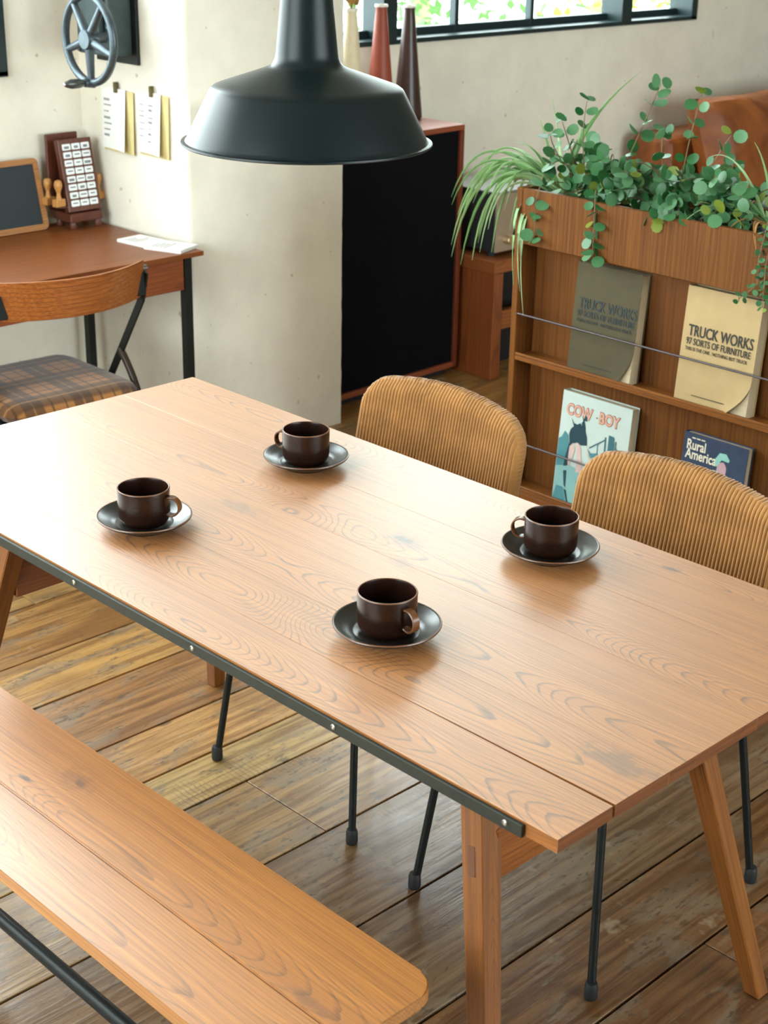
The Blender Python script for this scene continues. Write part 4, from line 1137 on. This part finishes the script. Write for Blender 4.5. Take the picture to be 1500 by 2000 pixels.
M_CREAMC = plain('pale_cover', (190, 204, 198), 0.25, 0, 0.03, 25)
b3 = book(2.490, 0.1902, 0.232, 0.312, 0.030, M_CREAMC, 'pale COW-BOY picture book with a rider on its cover, behind the lower rod', rough=0.3)
M_TEALD = plain('cover_teal_dark', (28, 62, 74), 0.35); M_TEALM = plain('cover_teal', (74, 132, 140), 0.35); M_PINKC = plain('cover_pink', (206, 178, 172), 0.35)
M_TEALL = plain('cover_teal_light', (128, 174, 172), 0.35); M_COWT = plain('cover_title_pink', (214, 160, 140), 0.4); M_COWO = plain('cover_title_line', (150, 92, 74), 0.4)
def flat(t, name, mat, pts, lvl):
    """flat print on a cover: pts in cover fractions (u right, v up)"""
    w, h = t['cw'], t['ch']
    for poly_ in pts:
        obj(name, poly(B(), [(-u*w, v*h) for u, v in poly_], -0.0013-lvl*0.00025, -0.0011-lvl*0.00025, 'yz'), mat, t)
b3['cw'], b3['ch'] = 0.232, 0.312
def blob(cu, cv, ru, rv, n=14, sd=0, jit=0.12):
    r = random.Random(sd); return [(cu+ru*math.cos(2*PI*k/n)*(1+r.uniform(-jit, jit)), cv+rv*math.sin(2*PI*k/n)*(1+r.uniform(-jit, jit))) for k in range(n)]
def zc(pts):   # sketch coordinates of the cover picture -> cover fractions
    return [(min(0.995, max(0.005, (x-(290-(y-110)*0.105))/1010.0)), min(0.995, max(0.005, 1-(y-(110+(x-290)*0.28))/1530.0))) for x, y in pts]
flat(b3, 'cover_ground', M_TEALL, [zc([(190, 1130), (340, 1110), (800, 1290), (1210, 1130), (1160, 1900), (120, 1640)])], 1)
flat(b3, 'cover_trees', M_TEALM, [zc(q) for q in ([(225, 760), (270, 740), (320, 660), (370, 720), (380, 900), (340, 1130), (190, 1130)],
     [(650, 900), (700, 960), (790, 960), (900, 1050), (1040, 1080), (1210, 1120), (1200, 1150), (1000, 1180), (880, 1250), (800, 1330), (790, 1200), (740, 1080), (680, 1000)], [(140, 1560), (200, 1400), (300, 1430), (330, 1700), (130, 1640)])], 2)
flat(b3, 'cover_bridge', plain('cover_bridge_teal', (58, 104, 114), 0.35), [zc(q) for q in ([(950, 715), (1020, 740), (1030, 760), (1010, 1090), (920, 1060)], [(895, 745), (915, 745), (895, 1030), (875, 1025)],
     [(1040, 800), (1058, 800), (1030, 1080), (1015, 1070)], [(670, 880), (900, 770), (900, 790), (675, 900)], [(1050, 880), (1190, 1110), (1180, 1110), (1050, 900)], [(790, 840), (800, 838), (790, 960), (780, 960)])], 3)
flat(b3, 'cover_horse', M_TEALD, [zc(q) for q in ([(385, 1130), (300, 1140), (330, 1000), (385, 820), (380, 700), (400, 640), (445, 600), (415, 490), (450, 560), (500, 580), (540, 560), (565, 600), (610, 640), (640, 760), (640, 860), (560, 860), (500, 830), (430, 830), (400, 900), (390, 1000)],
     [(570, 470), (600, 440), (635, 480), (640, 540), (600, 530), (615, 600), (620, 660), (570, 620), (560, 560), (580, 530)], [(300, 1200), (350, 1200), (335, 1440), (310, 1400)], [(310, 1450), (345, 1470), (380, 1660), (355, 1650)],
     [(490, 1350), (520, 1350), (610, 1770), (590, 1760)], [(590, 1440), (640, 1440), (650, 1520), (610, 1540), (580, 1500)], [(690, 1380), (740, 1380), (730, 1470)])], 3)
flat(b3, 'cover_rider', M_PINKC, [zc(q) for q in ([(390, 870), (440, 830), (470, 900), (440, 1010), (400, 1080), (370, 1150), (365, 1060)], [(480, 820), (520, 830), (560, 900), (555, 1000), (570, 1100), (560, 1230), (480, 1220), (500, 1050), (490, 930)],
     [(640, 870), (670, 960), (680, 1050), (650, 1000)], [(690, 1030), (740, 1080), (780, 1190), (790, 1290), (700, 1270), (670, 1150)], [(510, 1290), (550, 1290), (580, 1480), (555, 1480)], [(580, 1350), (690, 1340), (640, 1410), (600, 1390)])], 4)
line(b3, 'COW', 0.043, -0.018, 0.250, M_COWO, 0.78, 0.0022, -0.0017); line(b3, 'COW', 0.043, -0.018, 0.250, M_COWT, 0.78, 0.0006, -0.0023)
line(b3, 'BOY', 0.043, -0.128, 0.250, M_COWO, 0.78, 0.0022, -0.0017); line(b3, 'BOY', 0.043, -0.128, 0.250, M_COWT, 0.78, 0.0006, -0.0023)
bx('title_dash', M_COWO, b3, -0.0023, -0.0017, -0.1235, -0.1185, 0.2600, 0.2635, 0, 1)
b4 = book(2.092, 0.1902, 0.190, 0.300, 0.022, plain('navy_cover', (44, 62, 86), 0.25, 0, 0.12, 25), 'dark blue magazine titled Rural America, behind the lower rod', 'magazine', 0.3)
b4['cw'], b4['ch'] = 0.190, 0.300
M_CREAMT = plain('title_cream', (228, 220, 196), 0.5)
line(b4, 'Rural', 0.036, -0.010, 0.258, M_CREAMT, 0.76, 0.0006); line(b4, 'America', 0.036, -0.010, 0.234, M_CREAMT, 0.76, 0.0006)
b = B()
for k in range(3): box(b, -0.0017, -0.0014, -0.024-k*0.014-0.011, -0.024-k*0.014, 0.2865, 0.2895)
obj('cover_print', b, M_CREAMT, b4)['kind'] = 'stuff'
flat(b4, 'cover_coat', plain('cover_coat_pink', (178, 92, 116), 0.35), [[(0.40, 0.38), (0.44, 0.60), (0.54, 0.70), (0.72, 0.70), (0.80, 0.60), (0.84, 0.38)]], 1)
flat(b4, 'cover_face', plain('cover_face_tone', (186, 150, 158), 0.35), [blob(0.635, 0.755, 0.075, 0.075, 14, 1, 0.05)], 2)
flat(b4, 'cover_cap', plain('cover_cap_mint', (136, 190, 178), 0.35), [[(0.53, 0.78), (0.52, 0.84), (0.58, 0.90), (0.68, 0.905), (0.74, 0.86), (0.73, 0.84), (0.62, 0.845), (0.56, 0.78)]], 3)
flat(b4, 'cover_collar', plain('cover_white', (214, 212, 206), 0.4), [[(0.52, 0.66), (0.50, 0.74), (0.57, 0.74), (0.58, 0.66)], [(0.30, 0.62), (0.34, 0.66), (0.36, 0.60)]], 3)

# ---- folded grey blanket on the rear of the shelf
GB = thing('folded_blanket', 'folded pale grey blanket lying on the rear of the magazine shelf', 'blanket', (3.44, 1.80, zt-0.0078))
M_GREYB = plain('grey_wool', (176, 180, 190), 0.9, 0, 0.06, 120, bump=0.1)
for k in range(4):
    b = B(); box(b, -0.055+0.004*k, 0.055-0.003*k, -0.26, 0.31-0.006*k, 0.024*k, 0.024*k+0.0235, 0.0105, 4)
    obj('fold', b, M_GREYB, GB, smooth=60)

# ================================================================== LEATHER SOFA BEHIND THE SHELF
SF = thing('leather_sofa', 'tan leather sofa with slumped cushions against the back wall', 'sofa', (5.66, 3.30, 0))
def leather():
    t = NT('tan_leather'); co = t.coord()
    n = t.noise(co, 5.0, 4.0, 0.6, 0.8); f = t.noise(co, 160.0, 3.0)
    col = t.mix(t.step(n, 0.3, 0.75), srgb(150, 84, 36), srgb(104, 52, 20))
    t.set(color=col, rough=0.45, spec=0.4)
    t.bump(t.math('ADD', t.math('MULTIPLY', n, 1.0), t.math('MULTIPLY', f, 0.12)), 0.5, 0.02)
    return t.m
M_LEATH = leather()
def cushion(name, parent, c, sx, sy, sz, seed, rot=(0, 0, 0), pw=0.42):
    r = random.Random(seed); b = B(); n = 18
    bmesh.ops.create_grid(b, x_segments=n, y_segments=n, size=1.0)
    top = [v for v in b.verts]
    ph = [r.uniform(0, 6) for _ in range(6)]
    geo = bmesh.ops.duplicate(b, geom=b.verts[:]+b.edges[:]+b.faces[:])
    low = {id(g) for g in geo['geom'] if isinstance(g, bmesh.types.BMVert)}
    for v in b.verts:
        u, w_ = v.co.x, v.co.y; k = max(0.0, (1-u**4)*(1-w_**4))**pw
        wr_ = 0.10*math.sin(3.1*u+2.2*w_+ph[0])+0.07*math.sin(6*w_-2*u+ph[1])+0.05*math.sin(9*u+4*w_+ph[2])
        s = -1 if id(v) in low else 1
        v.co = Vector((u*sx/2*(1-0.06*(1-abs(w_))), w_*sy/2*(1-0.05*(1-abs(u))), s*sz/2*k*(1+0.9*wr_)))
    bmesh.ops.remove_doubles(b, verts=b.verts, dist=0.002)
    return obj(name, b, M_LEATH, parent, smooth=True, loc=c, rot=rot)
bx('base', M_LEATH, SF, 0, 1.85, 0.0, 0.92, 0.08, 0.30, 0.03, 3)
bx('arm', M_LEATH, SF, -0.02, 0.20, 0.02, 0.90, 0.301, 0.56, 0.05, 4)
bx('arm', M_LEATH, SF, 1.65, 1.86, 0.02, 0.90, 0.301, 0.56, 0.05, 4)
bx('back', M_LEATH, SF, 0.0, 1.85, 0.70, 0.93, 0.301, 0.74, 0.05, 4)
for k in range(2):
    cushion('seat_cushion', SF, (0.56+k*0.74, 0.36, 0.39), 0.72, 0.70, 0.20, 3+k)
    cushion('back_cushion', SF, (0.46+k*0.80, 0.56, 0.66), 0.86, 0.52, 0.26, 8+k, (math.radians(72), 0, 0.04))
for xx in (0.06, 1.74):
    for yy in (0.06, 0.82): bx('foot', M_STEEL, SF, xx, xx+0.05, yy, yy+0.05, 0, 0.0795, 0.002, 1)

# ---- thin pale sheet added on the floor behind the shelf
RG = tag(obj('floor_sheet', box(B(), 3.36, 5.55, 1.0, 2.98, 0.0004, 0.010, 0.003, 1), plain('mottled_cream', (216, 202, 176), 0.95, 0, 0.1, 90, bump=0.4)), 'thin cream sheet on the floor behind the magazine shelf', 'floor_sheet')

# ================================================================== PLANTS IN THE TROUGH
M_LEAF = leafmat('vine_leaf', (30, 98, 42), (108, 158, 112), rough=0.38)
M_BLADE = leafmat('blade_leaf', (132, 184, 112), (196, 222, 172), rough=0.45)
M_BLADE_DRY = plain('dry_blade', (176, 128, 70), 0.8, 0, 0.15)
M_STEM = plain('vine_stem', (112, 92, 62), 0.7, 0, 0.15)
M_POT = plain('smoky_plastic_pot', (58, 66, 62), 0.3, 0, 0.1)
M_SOIL = plain('potting_soil', (40, 30, 22), 0.95, 0, 0.3, 200)
def pot(t, r=0.062, h=0.115, mat=None):
    obj('pot', lathe(B(), [(0, 0), (r*0.78, 0), (r, h-0.008), (r*1.05, h-0.006), (r*1.05, h), (r*0.97, h), (r*0.92, h-0.02), (0, h-0.02)], 28), mat or M_POT, t, smooth=35)
    obj('soil', lathe(B(), [(0, h-0.014), (r*0.9, h-0.0185)], 20), M_SOIL, t)
def leaf_mesh():
    b = B(); n = 10; c = b.verts.new((0, 0.5, -0.035)); ring = []
    for k in range(n):
        a = 2*PI*k/n; ring.append(b.verts.new((0.46*math.sin(a), 0.5-0.5*math.cos(a), 0.03*math.cos(2*a))))
    for k in range(n): b.faces.new((c, ring[k], ring[(k+1) % n]))
    solid(b, 0.022)
    me = bpy.data.meshes.new('leaf'); bm = b; bmesh.ops.recalc_face_normals(bm, faces=bm.faces); bm.to_mesh(me); bm.free()
    me.materials.append(M_LEAF)
    for p in me.polygons: p.use_smooth = True
    me.set_sharp_from_angle(angle=math.radians(40))
    return me
LEAF = leaf_mesh()
def place_leaf(t, me, p, d, up, size):
    d = d.normalized(); s = d.cross(up)
    if s.length < 1e-3: s = d.cross(Vector((1, 0, 0)))
    s.normalize(); u = s.cross(d).normalized()
    m = Matrix((s, d, u)).transposed().to_4x4(); m.translation = p
    o = bpy.data.objects.new('leaf', me); C.objects.link(o); o.parent = t
    o.matrix_local = m @ Matrix.Diagonal((size, size, size, 1)); return o
def vine(name, label, loc, stems, seed, lsize=0.035, step=0.021, maxl=295, sparse=0):
    rnd = random.Random(seed)
    t = thing(name, label, 'plant', loc, 0, 'plants in the trough'); pot(t)
    sb = B(); nl = 0
    for si, pts in enumerate(stems):
        st_ = step if si >= sparse else step*2.0
        P = [Vector(p)-Vector(loc) for p in pts]
        # smooth polyline
        path = []
        if len(P) == 3: path = bez(P[0], P[1], P[2], 14)
        else:
            for i in range(len(P)-1):
                for k in range(6): path.append(P[i].lerp(P[i+1], k/6))
            path.append(P[-1])
        tube(sb, path, [0.0016]*(len(path)-3)+[0.0013, 0.0011, 0.0009], 5)
        L = sum((b-a).length for a, b in zip(path, path[1:])); s = 0.03; acc = 0; i = 0
        marks = []
        for a, b in zip(path, path[1:]):
            seg = (b-a).length
            while s <= acc+seg and s <= L:
                marks.append((a.lerp(b, (s-acc)/seg), (b-a).normalized(), s/L)); s += st_*rnd.uniform(0.8, 1.3)
            acc += seg
        marks.append((path[-1], (path[-1]-path[-2]).normalized(), 1.0))
        ang = rnd.uniform(0, PI)
        for p, d, f in marks:
            ang += PI/2
            side = d.cross(Vector((0, 0, 1)))
            if side.length < 0.1: side = d.cross(Vector((0.9, 0.3, 0.1)))
            side.normalize(); oth = side.cross(d)
            for q in (0, 1):
                if nl >= maxl: break
                dirv = side*math.cos(ang+PI*q)+oth*math.sin(ang+PI*q)+d*rnd.uniform(0.2, 0.6)
                up = Vector((rnd.uniform(-0.9, 0.1), rnd.uniform(-0.9, 0.2), rnd.uniform(0.1, 1.0)))
                place_leaf(t, LEAF, p+dirv.normalized()*0.004, dirv, up, lsize*rnd.uniform(0.7, 1.12)); nl += 1
    obj('stems', sb, M_STEM, t, smooth=True)
    return t
tz = 0.8925
def mass(seed, cx, cy, n, ylo, yhi, zlo=1.03, zhi=1.20):
    r = random.Random(seed); out = []
    for _ in range(n):
        e = Vector((r.uniform(3.09, 3.36), r.uniform(ylo, yhi), r.uniform(zlo, zhi)))
        s = Vector((cx+r.uniform(-0.03, 0.03), cy+r.uniform(-0.03, 0.03), 0.985))
        m = (s+e)/2; m.z = max(s.z, e.z)+r.uniform(0.0, 0.05)
        out.append((tuple(s), tuple(m), tuple(e)))
    return out
pa, pb_ = (3.232, 2.50, tz), (3.235, 2.255, tz)
va = [((3.22, 2.50, 0.985), (3.16, 2.52, 1.12), (3.18, 2.512, 1.255)),
      ((3.22, 2.52, 0.985), (3.2, 2.58, 1.14), (3.2, 2.605, 1.19)),
      ((3.25, 2.53, 0.985), (3.17, 2.62, 1.12), (3.15, 2.60, 1.165)),
      ((3.21, 2.53, 0.985), (3.10, 2.575, 1.07), (3.085, 2.585, 0.995), (3.083, 2.580, 0.905)),
      ((3.24, 2.48, 0.985), (3.18, 2.36, 1.14), (3.22, 2.318, 1.312)),
      ((3.20, 2.47, 0.985), (3.11, 2.41, 1.05), (3.086, 2.390, 0.985), (3.082, 2.385, 0.890))] + mass(11, 3.232, 2.50, 24, 2.30, 2.63, 1.0, 1.13)
vb = [((3.24, 2.25, 0.985), (3.2, 2.22, 1.16), (3.24, 2.208, 1.298)),
      ((3.24, 2.24, 0.985), (3.2, 2.14, 1.14), (3.25, 2.12, 1.21)),
      ((3.23, 2.26, 0.985), (3.2, 2.30, 1.16), (3.22, 2.295, 1.20)),
      ((3.20, 2.22, 0.985), (3.12, 2.16, 1.07), (3.10, 2.15, 1.03))] + mass(12, 3.235, 2.255, 25, 2.12, 2.40, 1.0, 1.14)
vine('round_leaf_vine', 'round-leaved green vine in the trough next to the drooping spider plant', pa, va, 21, sparse=5)
vine('round_leaf_vine', 'round-leaved green vine in the middle of the trough, between two like it', pb_, vb, 22, sparse=4)
vine('round_leaf_vine', 'round-leaved green vine in the trough beside the spider plant with dry blades', (3.235, 2.10, tz), mass(13, 3.235, 2.10, 24, 1.94, 2.20, 1.0, 1.13), 24)
# small ivy trailing at the far end
vine('trailing_ivy', 'small-leaved ivy trailing down over the front of the trough', (3.20, 1.83, tz),
     [((3.19, 1.85, 0.985), (3.10, 1.90, 1.06), (3.085, 1.905, 0.97), (3.083, 1.90, 0.91), (3.08, 1.945, 0.868)),
      ((3.19, 1.83, 0.985), (3.10, 1.88, 1.06), (3.085, 1.885, 0.96), (3.083, 1.880, 0.86))], 23, 0.016, 0.016)

def blade(b, p0, p1, p2, w, n=12):
    path = bez(p0, p1, p2, n); prev = None
    for i, p in enumerate(path):
        t = i/n; d = (path[min(n, i+1)]-path[max(0, i-1)]).normalized()
        s = d.cross(Vector((0.2, 0.1, 1)))
        if s.length < 0.05: s = d.cross(Vector((1, 0, 0)))
        s.normalize(); u = s.cross(d).normalized()
        ww = 2.3*w*(0.55+0.45*math.sin(PI*min(1, t*1.6)))*(1-max(0, (t-0.45)/0.55)**1.6) + 0.0003
        cur = [b.verts.new(p+s*ww/2+u*ww*0.22), b.verts.new(p), b.verts.new(p-s*ww/2+u*ww*0.22)]
        if prev:
            for k in range(2): b.faces.new((prev[k], prev[k+1], cur[k+1], cur[k]))
        prev = cur
def spider(label, loc, blades, dry=()):
    t = thing('spider_plant', label, 'plant', loc, 0, 'plants in the trough'); pot(t, 0.045)
    L = Vector(loc)
    for i, (p0, p1, p2, w) in enumerate(blades):
        b = B(); blade(b, Vector(p0)-L, Vector(p1)-L, Vector(p2)-L, w)
        solid(b, 0.0006)
        obj('blade', b, M_BLADE_DRY if i in dry else M_BLADE, t, smooth=True)
r = random.Random(31)
base = (3.215, 2.605, 1.0)
def bp(dx=0.012): return (base[0]+r.uniform(-dx, dx), base[1]+r.uniform(-dx, dx), 0.985)
bl = [(bp(), (3.20, 2.90, 1.16), (3.20, 2.985, 0.80), 0.011), (bp(), (3.18, 2.88, 1.15), (3.17, 2.955, 0.775), 0.012), (bp(), (3.22, 2.90, 1.20), (3.22, 3.01, 0.93), 0.010),
      (bp(), (3.16, 2.84, 1.14), (3.15, 2.90, 0.765), 0.012), (bp(), (3.19, 2.86, 1.18), (3.19, 2.945, 0.86), 0.011), (bp(), (3.14, 2.80, 1.13), (3.12, 2.83, 0.795), 0.013),
      (bp(), (3.21, 2.87, 1.17), (3.20, 2.965, 0.89), 0.010), (bp(), (3.15, 2.78, 1.12), (3.13, 2.82, 0.86), 0.011), (bp(), (3.24, 2.84, 1.20), (3.26, 2.95, 0.98), 0.010),
      (bp(), (3.12, 2.72, 1.12), (3.10, 2.775, 0.93), 0.010), (bp(), (3.10, 2.72, 1.10), (3.085, 2.745, 0.90), 0.010), (bp(), (3.18, 2.80, 1.15), (3.17, 2.88, 0.94), 0.010),
      (bp(), (3.08, 2.69, 1.08), (3.06, 2.625, 0.775), 0.010), (bp(), (3.07, 2.665, 1.06), (3.06, 2.585, 0.70), 0.009), (bp(), (3.06, 2.665, 1.04), (3.065, 2.605, 0.76), 0.008),
      (bp(), (3.21, 2.58, 1.18), (3.24, 2.395, 1.335), 0.010), (bp(), (3.23, 2.63, 1.14), (3.24, 2.680, 1.245), 0.009), (bp(), (3.22, 2.66, 1.12), (3.24, 2.72, 1.19), 0.009),
      (bp(), (3.20, 2.55, 1.10), (3.21, 2.545, 1.20), 0.009), (bp(), (3.22, 2.70, 1.13), (3.23, 2.79, 1.11), 0.009), (bp(), (3.16, 2.72, 1.10), (3.15, 2.80, 1.00), 0.009),
      (bp(), (3.17, 2.76, 1.14), (3.16, 2.86, 0.99), 0.010), (bp(), (3.20, 2.78, 1.17), (3.20, 2.91, 1.02), 0.010), (bp(), (3.13, 2.74, 1.11), (3.11, 2.795, 0.97), 0.010)]
for _ in range(14):
    yy = r.uniform(2.74, 2.98); xx = r.uniform(3.10, 3.26); zz = r.uniform(0.80, 1.04)
    bl.append((bp(0.016), (xx, 2.62+(yy-2.62)*0.72, r.uniform(1.12, 1.19)), (xx-0.01, yy, zz), r.uniform(0.008, 0.0115)))
spider('spider plant with long pale arching blades drooping over the shelf end', (3.215, 2.605, tz), bl, ())
base = (3.235, 1.965, 1.0)
bl2 = [(bp(), (3.20, 2.05, 1.20), (3.19, 2.13, 1.165), 0.011), (bp(), (3.16, 2.06, 1.12), (3.10, 2.135, 1.015), 0.012), (bp(), (3.24, 1.95, 1.18), (3.25, 2.02, 1.27), 0.010), (bp(), (3.2, 2.02, 1.10), (3.2, 2.11, 1.09), 0.010),
       (bp(), (3.22, 1.90, 1.20), (3.22, 1.80, 1.22), 0.011), (bp(), (3.20, 1.88, 1.15), (3.19, 1.74, 1.03), 0.011), (bp(), (3.14, 1.93, 1.13), (3.08, 1.88, 1.02), 0.010), (bp(), (3.25, 2.0, 1.14), (3.26, 2.06, 1.20), 0.009),
       (bp(), (3.18, 2.0, 1.08), (3.12, 2.03, 1.00), 0.008), (bp(), (3.12, 1.97, 1.09), (3.085, 1.915, 0.99), 0.008)]
spider('spider plant with a few dry brown blades at the blanket end of the trough', (3.235, 1.965, tz), bl2, (8, 9))
